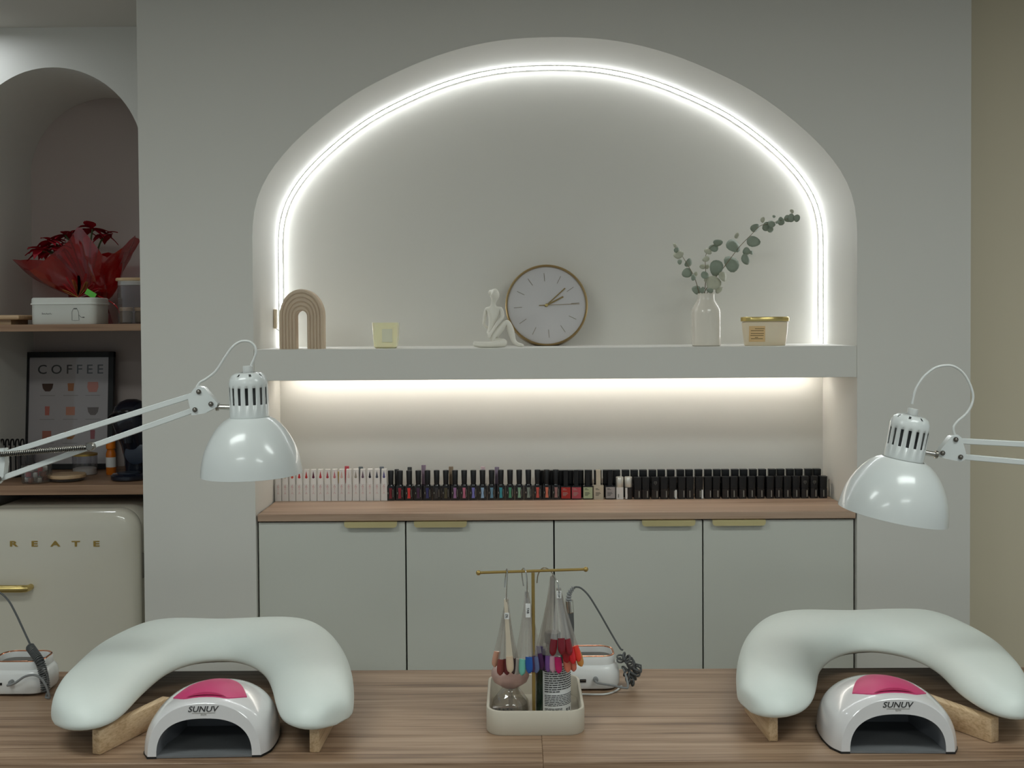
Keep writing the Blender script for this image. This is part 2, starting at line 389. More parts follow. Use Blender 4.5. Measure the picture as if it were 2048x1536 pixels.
# ------------------------------------------------------------------ base cabinets and worktop
WT1 = .990; WT0 = .9705
single('worktop', MB().box(((NX0+NX1)/2+.001, ND/2-.001, (WT0+WT1)/2), (NX1-NX0-.008, ND-.003, WT1-WT0), .0015, 1), 'counter_wood', (cx, .16, WT0), 'long wooden worktop over the white cabinets carrying the polish bottles', 'worktop')
edges = [P(517.5, 1100, .02).x, P(812, 1100, .02).x, P(1108, 1100, .02).x, P(1405, 1100, .02).x, P(1707, 1100, .02).x]
hand = [(690, 795), (829, 934), (1283, 1389), (1423, 1529)]
for u in range(2):
    x0, x1 = edges[2*u], edges[2*u+2]
    t = thing('base_cabinet', ['white two-door base cabinet under the left half of the worktop', 'white two-door base cabinet under the right half of the worktop'][u], 'cabinet', ((x0+x1)/2, .17, 0), 0, 'base cabinets in the niche')
    bd = MB().box(((x0+x1)/2, .18, .518), (x1-x0-.004, .29, .90)); bd.box(((x0+x1)/2, .2, .035), (x1-x0-.01, .24, .07))
    ob('body', bd, 'dark_gap', t, world=True)
    for k in range(2):
        a, b = edges[2*u+k], edges[2*u+k+1]
        d = ob('door', MB().box(((a+b)/2, .022, .519), (b-a-.004, .018, .894), .0012, 1), 'cabinet', t, world=True)
        h0, h1 = hand[2*u+k]; hx0 = P(h0, 1045, .01).x; hx1 = P(h1, 1045, .01).x; r = .009; zt = .9692; zb = .9535
        pl = [(hx0, zt), (hx0, zb+r)]+[(hx0+r-r*math.cos(math.pi/2*i/5), zb+r-r*math.sin(math.pi/2*i/5)) for i in range(1, 6)]+[(hx1-r+r*math.sin(math.pi/2*i/5), zb+r-r*math.cos(math.pi/2*i/5)) for i in range(6)]+[(hx1, zt)]
        hm = MB().prism(pl, -.0055, -.004); hm.box(((hx0+hx1)/2, .004, zt-.0008), (hx1-hx0, .018, .0016))
        ob('handle', hm, 'satin_gold', d, world=True, label='slim pale gold edge handle')

# ------------------------------------------------------------------ the two desks
DZ, DY0, DY1, JX = .743, -1.078, -.561, PZ(1085, 1500, .743).x
for u, (x0, x1) in enumerate(((-1.30, JX-.0002), (JX+.0002, 1.45))):
    t = thing('desk', ['wooden desk left of the seam under the beige tray', 'wooden desk right of the seam under the beige tray'][u], 'desk', ((x0+x1)/2, (DY0+DY1)/2, 0), 0, 'manicure desks')
    ob('desktop', MB().box(((x0+x1)/2, (DY0+DY1)/2, DZ-.014), (x1-x0, DY1-DY0, .028), .0012, 1), 'desk_wood', t, world=True)
    for s in (x0+.03, x1-.03): ob('leg_panel', MB().box((s, (DY0+DY1)/2, (DZ-.028)/2), (.028, DY1-DY0-.06, DZ-.028)), 'cabinet', t, world=True)
    ob('apron', MB().box(((x0+x1)/2, DY1-.08, DZ-.14), (x1-x0-.09, .018, .22)), 'cabinet', t, world=True)

# ------------------------------------------------------------------ things on the painted shelf
SZ = SH1
# ribbed arch ornament
Y0 = .055; c0 = P(602, 640, Y0); kx = 2250/(3+Y0)
t = thing('arch_ornament', 'taupe ribbed arch ornament at the left end of the painted shelf', 'ornament', (c0.x, Y0+.02, SZ))
def uarch(rx, ry, zc, n=24): return [(rx, 0)]+[(rx*math.cos(math.pi*i/n), zc+ry*math.sin(math.pi*i/n)) for i in range(n+1)]+[(-rx, 0)]
zc = .0895
def band(rx0, ry0, rx1, ry1, y0, y1):
    o = uarch(rx1, ry1, zc); i = uarch(rx0, ry0, zc)
    return MB().prism([(x+c0.x, z+SZ) for x, z in o+i[::-1]], y0, y1)
ob('body', band(11.6/kx, 11/kx, 44/kx, 54/kx, Y0+.004, Y0+.044), 'taupe', t, world=True)
for k in range(5):
    r0, r1 = 11.6+6.48*k, 11.6+6.48*(k+1); v0, v1 = 11+8.6*k, 11+8.6*(k+1)
    rings = []
    for s_, dy in ((.06, .004), (.2, .0012), (.5, 0), (.8, .0012), (.94, .004)):
        rr = r0+(r1-r0)*s_; vv = v0+(v1-v0)*s_
        rings.append([Vector((x+c0.x, Y0+dy, z+SZ)) for x, z in uarch(rr/kx, vv/kx, zc)])
    ob('rib', MB().loft(rings, closed=False, cap0=False, cap1=False), 'taupe', t, world=True)
# square candle glass
p = P(769, 697, .05); hw = 25.5/738
t = thing('candle_glass', 'small cream glass candle between the ribbed arch and the figurine', 'candle', (p.x, .09, SZ))
def sq(hw, hd, r, z, cx=0, cy=0): return [Vector((cx+x, cy+y, z)) for x, y in rrect(2*hw, 2*hd, r)]
ob('tumbler', MB().loft([sq(.026, .026, .01, 0), sq(.031, .031, .012, .004), sq(.0335, .0335, .012, .03), sq(.0348, .0348, .011, .070), sq(.0325, .0325, .010, .070), sq(.0315, .0315, .011, .056)]), 'candle_glass', t)
ob('wax', MB().loft([sq(.0305, .0305, .010, .05), sq(.0305, .0305, .010, .0555)]), 'porcelain', t)
ob('paper_label', MB().box((.007, -.0348, .035), (.028, .0012, .036), .0003, 1), 'candle_label', t)
# seated figurine, one continuous body
def fig(zx, zy, dy): q = P(930+zx/10.592, 560+zy/10.592, .085+dy); return q
J = {'pel': (505, 1265, 0, .0125), 'wai': (552, 1040, 0, .0072), 'rib': (585, 860, 0, .0100), 'che': (608, 690, 0, .0132), 'nb': (592, 575, 0, .0062), 'nk': (600, 480, 0, .0052), 'jaw': (634, 400, -.002, .0088), 'hd': (632, 330, 0, .0138), 'tp': (622, 245, .002, .0124), 'bun': (552, 275, .004, .0058), 'bun2': (496, 250, .006, .0062),
     'ls': (446, 605, .004, .0048), 'le': (394, 950, .012, .0036), 'lw': (520, 1045, .022, .0034),
     'rs': (770, 600, -.002, .0056), 're': (800, 780, -.010, .0052), 'rf': (660, 960, -.018, .0040), 'rw': (540, 1150, -.024, .0036), 'rh': (500, 1240, -.026, .0034),
     'k1': (895, 870, -.004, .0088), 'h1': (650, 1150, -.006, .0118), 's1': (980, 1100, -.002, .0085), 'a1': (1030, 1300, 0, .0058), 'f1': (1100, 1370, -.002, .0056), 't1': (1250, 1395, -.004, .0034),
     'h2': (700, 1330, -.020, .0105), 'k2': (880, 1335, -.028, .0110), 's2': (560, 1375, -.034, .0076), 'f2': (300, 1375, -.036, .0074), 't2': (165, 1350, -.036, .0062)}
EDG = [('pel', 'wai'), ('wai', 'rib'), ('rib', 'che'), ('che', 'nb'), ('nb', 'nk'), ('nk', 'jaw'), ('jaw', 'hd'), ('hd', 'tp'), ('tp', 'bun'), ('bun', 'bun2'), ('che', 'ls'), ('ls', 'le'), ('le', 'lw'), ('che', 'rs'), ('rs', 're'), ('re', 'rf'), ('rf', 'rw'), ('rw', 'rh'),
       ('pel', 'h1'), ('h1', 'k1'), ('k1', 's1'), ('s1', 'a1'), ('a1', 'f1'), ('f1', 't1'), ('pel', 'h2'), ('h2', 'k2'), ('k2', 's2'), ('s2', 'f2'), ('f2', 't2')]
names = list(J); base = Vector((P(1000, 690, .085).x, .085, SZ))
pts = [fig(*J[n_][:3])-base for n_ in names]
for i, n_ in enumerate(names): pts[i].z = max(pts[i].z, J[n_][3]*.8)
me = bpy.data.meshes.new('figurine'); me.from_pydata([tuple(p_) for p_ in pts], [(names.index(a), names.index(b)) for a, b in EDG], [])
fo = bpy.data.objects.new('figurine', me); C.objects.link(fo); fo.location = base
sk = fo.modifiers.new('skin', 'SKIN'); sk.use_smooth_shade = True; fo.modifiers.new('sub', 'SUBSURF').levels = 2; fo.modifiers['sub'].render_levels = 2
for i, n_ in enumerate(names):
    me.skin_vertices[0].data[i].radius = (J[n_][3]*1.2, J[n_][3]*1.2); me.skin_vertices[0].data[i].use_root = n_ == 'pel'
ev = bpy.data.meshes.new_from_object(fo.evaluated_get(bpy.context.evaluated_depsgraph_get()))
bpy.data.objects.remove(fo)
zmin = min(v.co.z for v in ev.vertices)
for v in ev.vertices: v.co.z -= min(0, zmin)
ev.polygons.foreach_set('use_smooth', [True]*len(ev.polygons)); ev.materials.clear()
fo = ob('figurine', ev, 'porcelain'); fo.location = base; tag(fo, 'white abstract figurine of a seated woman leaning by the clock', 'figurine')
# clock leaning on the niche back
R_ = .1185; tilt = math.radians(9)
t = thing('wall_clock', 'round gold-rimmed clock with pale face leaning against the niche wall', 'clock', (P(1094, 690, .235).x, .235, SZ))
t.rotation_euler = (-tilt, 0, 0)
def ycyl(prof, zc, seg=64):          # lathe about the y axis, prof = (r, y)
    m = MB(); rings = [[Vector((r*math.cos(2*math.pi*i/seg), y, zc+r*math.sin(2*math.pi*i/seg))) for i in range(seg)] for r, y in prof]; return m.loft(rings)
ob('case', ycyl([(R_*.90, .040), (R_*.985, .038), (R_*1.0, .030), (R_*1.0, .006), (R_*.985, .001)], R_), 'clock_gold', t)
m = MB(); seg = 64
m.loft([[Vector((r*math.cos(2*math.pi*i/seg), y, R_+r*math.sin(2*math.pi*i/seg))) for i in range(seg)] for r, y in ((R_*.995, .004), (R_*1.004, -.006), (R_*.985, -.0088), (R_*.955, -.007), (R_*.945, .004))], cap0=False, cap1=False)
ob('bezel', m, 'clock_gold', t)
ob('face', ycyl([(R_*.95, .003), (R_*.95, .0005)], R_), 'clock_face', t)
def bar(m, a0, r0, r1, wd, y):
    d = Vector((math.sin(a0), 0, math.cos(a0))); n_ = Vector((d.z, 0, -d.x)); o_ = Vector((0, y, R_))
    v = [o_+d*r0-n_*wd/2, o_+d*r1-n_*wd/2, o_+d*r1+n_*wd/2, o_+d*r0+n_*wd/2]; m.add(v+[q+Vector((0, -.0006, 0)) for q in v], [[0, 1, 2, 3], [7, 6, 5, 4], [0, 4, 5, 1], [1, 5, 6, 2], [2, 6, 7, 3], [3, 7, 4, 0]]); return m
for k in range(12): ob('hour_mark', bar(MB(), math.radians(30*k-4), R_*.60, R_*.80, .0016, 0.0), 'tick', t)
ob('minute_hand', bar(MB(), math.radians(47.5), -.006, R_*.62, .0034, -.003), 'hand_gold', t)
ob('hour_hand', bar(MB(), math.radians(63), -.006, R_*.46, .0046, -.002), 'hand_gold', t)
ob('second_hand', bar(bar(MB(), math.radians(88), -.022, 0, .0024, -.0042), math.radians(88), 0, R_*.80, .0012, -.0042), 'hand_gold', t)
ob('hub', ycyl([(.0045, .0), (.0045, -.005), (.003, -.0058)], R_, 16), 'gold', t)
ob('pane', ycyl([(R_*.962, -.0066), (R_*.962, -.0072)], R_), 'clock_glass', t)
# vase with eucalyptus
p = P(1412.5, 692, .09); t = thing('vase', 'white ceramic bottle vase holding eucalyptus near the oval candle', 'vase', (p.x, .09, SZ))
s_ = 1/728
prof = [(26, 0), (28.5, 1.5), (29, 6), (29, 66), (28, 74), (24, 82), (19, 89), (17, 94), (16.6, 103), (17.2, 105), (15.6, 105), (14.8, 100), (14.5, 60)]
ob('body', MB().lathe([(r*s_, z*s_) for r, z in prof], seg=40), 'ceramic', t)
eu = thing('eucalyptus', 'grey-green eucalyptus branches standing in the white bottle vase', 'plant', (p.x, .09, SZ+.13))
def ez(x, y, dy=0): return P(1320+x/4.8, 400+y/4.8, .09+dy)
stems = [[(430, 1000), (430, 880), (520, 760), (610, 650), (700, 530), (780, 430), (870, 340), (960, 250), (1060, 225), (1180, 190), (1300, 165)], [(420, 1000), (430, 880), (440, 730), (435, 560), (470, 470), (560, 400)], [(405, 1000), (370, 870), (330, 740), (270, 630), (215, 540), (160, 440)], [(425, 1000), (460, 880), (560, 850), (600, 840)]]
sd = [-.012, .01, .004, -.02]
for st, dd in zip(stems, sd):
    pa = catmull([ez(x, y, dd*min(1, i/3)) for i, (x, y) in enumerate(st)], 4)
    ob('stem', MB().tube(pa, [.0013-.0008*i/len(pa) for i in range(len(pa))], 6), 'stem', eu, world=True)
LV = [(540, 650, 78, 0, 0), (605, 735, 52, 0, 1), (690, 610, 86, 0, 0), (708, 436, 76, 0, 0), (825, 568, 56, 0, 0), (830, 492, 38, 0, 0), (875, 505, 26, 0, 0), (895, 398, 66, 0, 0), (742, 345, 30, 0, 1), (918, 272, 56, 0, 0), (985, 190, 27, 0, 1), (1025, 255, 46, 0, 0), (1075, 225, 40, 0, 0), (1062, 285, 34, 0, 0), (1130, 210, 22, 0, 0), (1162, 205, 42, 0, 0), (1095, 158, 16, 0, 0), (1228, 178, 38, 0, 0), (1265, 172, 42, 0, 0), (1312, 174, 36, 0, 0), (1268, 108, 22, 0, 1),
      (555, 412, 46, 1, 0), (515, 462, 46, 1, 0), (462, 488, 40, 1, 1), (440, 565, 36, 1, 1), (410, 640, 34, 1, 1), (455, 640, 30, 1, 1),
      (145, 435, 26, 2, 1), (160, 480, 30, 2, 0), (178, 522, 50, 2, 1), (186, 592, 28, 2, 0), (272, 604, 44, 2, 0), (258, 700, 50, 2, 0), (322, 742, 34, 2, 0), (345, 712, 26, 2, 1), (430, 722, 40, 2, 0), (455, 765, 34, 2, 1), (350, 862, 46, 2, 0),
      (412, 868, 32, 3, 0), (512, 800, 72, 3, 1), (560, 858, 40, 3, 1), (478, 872, 34, 3, 0)]
rnd = random.Random(3)
for x, y, r, b_, pale in LV:
    q = ez(x, y, sd[b_]+rnd.uniform(-.012, .012)); rr = r/4.8/728
    m = MB(); n_ = 14; rings = []
    asp = rnd.uniform(.72, .98); fold = rnd.uniform(-.35, .35)
    vs = [Vector((0, 0, 0))]
    for kk in range(2):
        for i in range(n_):
            a = 2*math.pi*i/n_; ra_ = rr*(.5 if kk == 0 else 1)*(1+.06*math.sin(3*a+x)); X, Z = ra_*math.cos(a)*asp, ra_*math.sin(a)
            vs.append(Vector((X, fold*abs(X)+.15*Z*Z/rr, Z)))
    fs = [[0, 1+i, 1+(i+1) % n_] for i in range(n_)]+[[1+i, 1+n_+i, 1+n_+(i+1) % n_, 1+(i+1) % n_] for i in range(n_)]
    e = Matrix.Rotation(rnd.uniform(-.5, .5), 3, 'X') @ Matrix.Rotation(rnd.uniform(-.6, .6), 3, 'Z') @ Matrix.Rotation(rnd.uniform(0, 3.1), 3, 'Y')
    m.add([e @ v + q for v in vs], fs)
    lo = ob('leaf', m, 'leaf_pale' if pale else 'leaf', eu, world=True, smooth=80)
    so = lo.modifiers.new('solid', 'SOLIDIFY'); so.thickness = .0006
# oval candle jar
p = P(1533, 691, .085); t = thing('candle_jar', 'oval beige candle jar with a gold lid right of the vase', 'candle', (p.x, .105, SZ))
ob('jar', MB().lathe([(.84, 0), (.88, .002), (.955, .04), (.985, .064), (.90, .066)], seg=48, sx=.0645, sy=.036), 'jar_glass', t)
ob('lid', MB().lathe([(.99, .0665), (1.02, .067), (1.03, .070), (1.03, .0775), (1.0, .079)], seg=48, sx=.0645, sy=.036), 'gold', t)
def jarpt(x, z, off=.0006):
    k_ = .88+(.975-.88)*(z/.055); a = .0645*k_; b = .036*k_; return Vector((x, -b*math.sqrt(max(0, 1-(x/a)**2))-off, z))
def patch(x0, x1, z0, z1, off, n_=8):
    top = [jarpt(x0+(x1-x0)*i/n_, z1, off) for i in range(n_+1)]; bot = [jarpt(x0+(x1-x0)*i/n_, z0, off) for i in range(n_+1)]
    inn = [[q+Vector((0, off*.8, 0)) for q in r_] for r_ in (top, bot)]
    return MB().loft([bot, top, inn[0], inn[1]], closed=False, cap0=False, cap1=False, loop=True)
x0 = (1498-1533)/728; x1 = (1528-1533)/728
ob('sticker', patch(x0, x1, .011, .054, .0008), 'tan_label', t)
m = MB()
for zz, a, b in ((.046, .35, .95), (.0405, .1, .9), (.033, .1, .92), (.0275, .08, .9), (.0225, .35, .55), (.0185, .12, .85)):
    q = patch(x0+(x1-x0)*a, x0+(x1-x0)*b, zz, zz+.0016, .0013, 4); m.add(q.v, q.f)
ob('print', m, 'tan_print', t)

# ------------------------------------------------------------------ polish bottles on the worktop
FY = .224; SC = 2250/(3+FY)
def bx(px, py=985): return P(px, py, FY).x
def taper(w0, d0, w1, d1, z0, z1, r=.003):
    def rg(w_, d_, z): return [Vector((x, y, z)) for x, y in rrect(w_, d_, min(r, w_*.45), 2)]
    return MB().loft([rg(w0, d0, z0), rg(w1, d1, z1)])
G = {}
def geo(key, fn, material=None):
    if key not in G: G[key] = fn().mesh(key, 40)
    me_ = G[key]
    if material:
        k2 = (key, material)
        if k2 not in G:
            c_ = me_.copy(); c_.materials.clear(); c_.materials.append(M[material]); G[k2] = c_
        return G[k2]
    return me_
def put(name, key, fn, material, parent, loc=(0, 0, 0), label=None):
    o = bpy.data.objects.new(name, geo(key, fn, material)); C.objects.link(o); o.parent = parent; o.location = loc
    if label: o['label'] = label
    return o
# white boxy bottles
def drop():
    v = [Vector((0, 0, .034))]
    v = [(math.sin(a)*.0036*(1-.0*a), -.0006, .016-math.cos(a)*.0036) for a in [math.pi*(-.72+1.44*i/12) for i in range(13)]]+[(0, -.0006, .034)]
    n_ = len(v); return MB().add(v+[(x, .0004, z) for x, y, z in v], [list(range(n_)), list(range(2*n_-1, n_-1, -1))]+[[i, (i+1) % n_, (i+1) % n_+n_, i+n_] for i in range(n_)])
def logo():
    m = MB(); n_ = 12
    m.tube([(.0022*math.cos(2*math.pi*i/n_), 0, .0345+.0022*math.sin(2*math.pi*i/n_)) for i in range(n_)], .00045, 4, loop=True)
    m.tube([(-.001, 0, .037), (.0012, 0, .0415)], .0004, 4)
    m.box((0, 0, .0285), (.0005, .0006, .004)); m.box((0, 0, .0285), (.003, .0006, .0005)); m.box((0, 0, .0235), (.0005, .0006, .0026))
    m.tube([(-.0024, 0, .0145), (0, 0, .0195), (.0024, 0, .0145)], .00045, 4)
    return m
swc = [((196, 186, 170), 'beige'), ((214, 200, 180), 'cream'), ((206, 84, 64), 'coral'), ((196, 30, 36), 'red'), ((192, 46, 40), 'brick red'), ((96, 20, 48), 'dark plum'), ((186, 44, 54), 'crimson'), ((176, 60, 70), 'dusty red'), ((206, 122, 128), 'rose pink'), ((222, 180, 170), 'pale peach'), ((226, 206, 200), 'pale pink'), ((166, 156, 142), 'grey-tan'), ((112, 84, 98), 'mauve'), ((40, 26, 34), 'black'), ((70, 70, 84), 'slate'), ((92, 84, 140), 'violet')]
for i, (c, nm) in enumerate(swc):
    x = bx(556+14.13*i)
    t = thing('polish_bottle', 'white boxy polish bottle with a %s swatch drop on its cap' % nm, 'bottle', (x, FY+.011, WT1), 0, 'white boxy polish bottles')
    put('body', 'wb_body', lambda: taper(.0192, .0192, .0192, .0192, 0, .0475, .0015), 'white_bottle', t)
    put('cap', 'wb_cap', lambda: taper(.0172, .0165, .0142, .014, .0475, .0905, .002), 'cap_white', t)
    put('swatch', 'wb_drop', lambda: drop().xf(T(0, -.0078, .0525)), colmat(c), t)
    put('logo', 'wb_logo', lambda: logo().xf(T(0, -.0098, .006)), 'logo_pink', t)
# black bottles with a colour window
win = [((110, 14, 30), 'dark red'), ((134, 26, 44), 'wine red'), ((214, 54, 50), 'bright red'), ((62, 32, 66), 'plum'), ((38, 42, 96), 'navy blue'), ((52, 50, 52), 'charcoal'), ((70, 66, 44), 'olive black'), ((150, 108, 150), 'mauve'), ((188, 106, 132), 'dusty pink'), ((116, 116, 188), 'periwinkle'), ((146, 176, 206), 'pale blue'), ((102, 142, 166), 'grey blue'), ((54, 146, 160), 'teal'), ((70, 142, 108), 'green'), ((134, 168, 142), 'sage'), ((128, 138, 130), 'grey'), ((198, 84, 74), 'coral red'), ((212, 116, 92), 'salmon'), ((158, 116, 112), 'dusty mauve')]
def hour():
    pl = [(-.0046, .006), (-.003, .020), (-.0046, .036), (.0046, .036), (.003, .020), (.0046, .006)]; return MB().prism(pl, -.0008, .0002)
def marks(): 
    m = MB(); m.box((.0068, 0, .0205), (.0008, .0006, .022)); m.box((-.0072, 0, .021), (.0014, .0006, .005)); return m
for i, (c, nm) in enumerate(win):
    x = bx(781+18.4*i)
    t = thing('polish_bottle', 'black polish bottle with a %s window in its front' % nm, 'bottle', (x, FY+.013, WT1), 0, 'black polish bottles with colour windows')
    put('body', 'bb_body', lambda: taper(.0256, .0225, .0256, .0225, 0, .0415, .003), 'black_gloss', t)
    put('shoulder', 'bb_sh', lambda: MB().lathe([(.0095, .0415), (.0085, .0445)], seg=12), 'black_gloss', t)
    put('cap', 'bb_cap', lambda: MB().lathe([(.0072, .0435), (.0076, .050), (.0086, .084), (.0080, .0852)], seg=16), 'black', t)
    put('window', 'bb_win', lambda: hour().xf(T(0, -.0116, 0)), colmat(c), t)
    put('print', 'bb_mk', lambda: marks().xf(T(0, -.0116, 0)), 'print_light', t)
# square-label bottles
sq5 = [(1132, (170, 40, 34), 'red', 'black', 'black_gloss'), (1153, (176, 74, 84), 'rose', 'black', 'black_gloss'), (1176, (176, 184, 148), 'pale green', 'black', 'black_gloss'), (1197.5, (190, 178, 158), 'beige', 'cap_beige', 'cap_beige'), (1221, (158, 152, 150), 'grey', 'black', 'black_gloss')]
mat('cap_beige', (198, 186, 166), .4)
def lines5():
    m = MB()
    for z, a, b in ((.031, -.009, -.002), (.028, -.009, .002), (.020, -.009, .004), (.0172, -.009, .006), (.0144, -.009, .002), (.0116, -.009, 0)): m.box(((a+b)/2, 0, z), (b-a, .0005, .0012))
    return m
for px, c, nm, cap, body in sq5:
    t = thing('polish_bottle', 'squat square polish bottle with a %s front label' % nm, 'bottle', (bx(px), FY+.014, WT1), 0, 'square label polish bottles')
    put('body', 'sb_body', lambda: taper(.0295, .024, .0295, .024, 0, .0385, .003), body, t)
    put('cap', 'sb_cap', lambda: taper(.0135, .0135, .0135, .0135, .0385, .0835, .003), cap, t)
    put('front_label', 'sb_lab', lambda: MB().box((0, -.0123, .019), (.0265, .0012, .0325), .0004, 1), colmat(c, .5, 0), t)
    put('print', 'sb_pr', lambda: lines5().xf(T(0, -.0132, 0)), 'print_light' if nm in ('red', 'rose') else 'print_dark', t)
# two bottles with silver caps
for px, lab, wh in ((1240, 'all white polish bottle with a silver cap beside the grey label bottle', 1), (1257.5, 'polish bottle with a wide silver cap and half white, half black body', 0)):
    t = thing('polish_bottle', lab, 'bottle', (bx(px), FY+.012, WT1), 0, 'silver capped polish bottles')
    put('body', 'sv_body', lambda: taper(.0215, .0215, .0215, .0215, 0, .034, .004), 'white_bottle' if wh else 'black_gloss', t)
    put('cap', 'sv_cap', lambda: MB().lathe([(.0106, .034), (.011, .035), (.0112, .0625), (.0104, .0635)], seg=20), 'cap_silver', t)
    if not wh: put('white_panel', 'sv_panel', lambda: MB().box((-.0068, -.0112, .017), (.006, .001, .032)), 'white_bottle', t)
    put('print', 'sv_pr', lambda: MB().box((-.005 if False else -.0045, -.0112, .010), (.003, .0008, .010)), 'print_light', t)
# tall black bottles in front at the right end
fr = [1276, 1292, 1311, 1329, 1346, 1364, 1380.5, 1399, 1417, 1433.5, 1452, 1468.6, 1486, 1504, 1522, 1541, 1558.6, 1575.5, 1593, 1610.5, 1629, 1647.6]
tw = [(.004, 'faint grey'), ] 
def heart(): return MB().tube([(0, 0, .041), (-.0042, 0, .0466), (-.0030, 0, .0502), (-.001, 0, .0502), (0, 0, .049), (.001, 0, .0502), (.0030, 0, .0502), (.0042, 0, .0466)], .0004, 4, loop=True).tube([(-.002, 0, .0475), (0, 0, .0455), (.002, 0, .0475)], .0004, 4)
rb = random.Random(5)
for i, px in enumerate(fr):
    em = i in (2, 19, 20); wp = i in (4, 7)
    lab = 'tall black front-row polish bottle %s, %s' % ('with a heart emblem' if em else ('with a white side strip' if wp else 'with small upright print'), nth(i))
    t = thing('polish_bottle', lab, 'bottle', (bx(px), FY+.012, WT1), 0, 'tall black polish bottles')
    wdt = .0232 if i != 4 else .0225
    put('body', 'tb_body', lambda: taper(.0222, .022, .0222, .022, 0, .028, .004), 'black_gloss', t)
    put('cap', 'tb_cap', lambda: taper(.0218, .0216, .0234, .0228, .0284, .0625, .005), 'black', t)
    put('print', 'tb_pr', lambda: MB().box((.003, -.0113, .014), (.0022, .0008, .019)), 'print_light', t, (rb.uniform(-.004, .003), 0, 0))
    if em: put('emblem', 'tb_heart', lambda: heart().xf(T(0, -.0114, 0)), 'print_light', t)
    if wp: put('side_strip', 'tb_strip', lambda: MB().box((.0085, -.0112, .0135), (.005, .001, .025)), 'label_white', t)
# back row, only the caps show
BY = .262
def bbx(px): return P(px, 985, BY).x
for i in range(31):
    px = 1086+18.35*i+rb.uniform(-1, 1)
    hi = .0795+rb.uniform(-.0015, .0015)
    t = thing('polish_bottle', 'black back-row polish bottle showing only its cap, %s' % nth(i), 'bottle', (bbx(px), BY+.012, WT1), 0, 'black polish bottles in the back row')
    put('body', 'kb_body', lambda: taper(.0232, .0222, .0232, .0222, 0, .040, .004), 'black_gloss', t)
    put('cap', 'kb_cap', lambda: taper(.0205, .020, .0215, .0208, .0402, .0785, .003), 'black', t, (0, 0, 0))
extra = [(793, (30, 30, 32), 0, 'slim black bottle behind the dark red and wine red window bottles'), (819, (42, 42, 44), .006, 'taller charcoal bottle standing behind the bright red window bottle'), (847, (132, 112, 130), .012, 'tall mauve-capped bottle standing behind the plum and navy bottles'), (902, (128, 110, 88), .007, 'brown-topped bottle behind the olive black window bottle'), (966, (190, 166, 172), .006, 'pink-topped bottle standing behind the pale blue window bottle'), (994, (126, 112, 132), .005, 'grey mauve bottle behind the grey blue and teal bottles'), (693, (186, 60, 74), .010, 'red-topped bottle standing behind the pale pink white bottle'), (721, (88, 96, 98), .008, 'grey-topped bottle behind the mauve white bottle'), (763, (98, 104, 112), .008, 'blue grey topped bottle behind the violet white bottle'), (675, (206, 176, 90), -.006, 'slim yellow bottle behind the pale peach white bottle')]
for px, c, dz, lab in extra:
    t = thing('polish_bottle', lab, 'bottle', (bbx(px), BY+.012, WT1), 0, 'single bottles in the back row')
    put('body', 'xb_body', lambda: taper(.021, .021, .021, .021, 0, .040, .004), 'black_gloss' if px > 770 else 'white_bottle', t)
    ob('cap', MB().lathe([(.0068, .040), (.0066, .083+dz), (.0060, .084+dz)], seg=14), colmat(c, .35, .1), t)

# ------------------------------------------------------------------ arm rests
def armrest(label, outer, inner, boards):
    zb = DZ+.046; zo = zb+.020; Hm = .052
    O = [PZ(x, y, zo) for x, y in outer]; I = [PZ(x, y, zb) for x, y in inner]
    O = [Vector((p.x, p.y, 0)) for p in O]; I = [Vector((p.x, p.y, 0)) for p in I]
    tip0 = (O[0]+I[0])/2; tip1 = (O[-1]+I[-1])/2
    N = 46
    O = resample(catmull([tip0]+O+[tip1], 5), N); I = resample(catmull([tip0]+I+[tip1], 5), N)
    cen = sum((p for p in O+I), Vector())/(2*N)
    t = thing('arm_rest', label, 'arm rest', (cen.x, cen.y, DZ), 0, 'padded arm rests on the desks')
    prof = [0, .006, .03, .075, .14, .22, .32, .42, .5, .58, .68, .78, .86, .925, .97, .994, 1]
    def hh(s_, wdt):
        k_ = abs(2*s_-1); return min(1, wdt/.07)**.5*Hm*(1-k_**2.7)**(1/2.2)
    rings = []
    for i in range(1, N-1):
        wdt = (O[i]-I[i]).length; e = min(i, N-1-i); fade = min(1, (e/5.0))**.5
        rg = [I[i].lerp(O[i], .015)+Vector((0, 0, zb))]
        for s_ in prof: rg.append(I[i].lerp(O[i], s_)+Vector((0, 0, zb+.010+hh(s_, wdt)*fade)))
        rg.append(O[i].lerp(I[i], .015)+Vector((0, 0, zb)))
        rings.append(rg)
    m = MB().loft(rings, closed=True)
    cu = ob('cushion', m, 'leatherette', t, world=True, smooth=70)
    sm = cu.modifiers.new('smooth', 'SMOOTH'); sm.factor = .5; sm.iterations = 1
    su = cu.modifiers.new('sub', 'SUBSURF'); su.levels = 1; su.render_levels = 1
    pl = [p.lerp(q, .17) for p, q in zip(I[5:-5], O[5:-5])]+[q.lerp(p, .17) for p, q in zip(I[5:-5], O[5:-5])][::-1]
    ob('base_board', MB().prismz([(p.x, p.y) for p in pl], zb-.003, zb+.004), 'base_black', t, world=True)
    for (a, b, th) in boards:
        a = Vector(a); b = Vector(b); d = (b-a); ang = math.atan2(d.y, d.x); mid = (a+b)/2
        ob('wooden_foot', MB().box((mid.x, mid.y, DZ+.022), (d.length, th, .0438), .0025, 2, Matrix.Rotation(ang, 3, 'Z')), 'pale_wood', t, world=True)
    return t
outL = [(100, 1432), (101, 1418), (112, 1393), (133, 1360), (186, 1309), (247, 1275), (303, 1255), (346, 1252), (400, 1255), (450, 1258.5), (515, 1254), (580, 1249.5), (628, 1255), (666, 1278), (694, 1316), (707, 1358), (708, 1405), (700, 1428)]
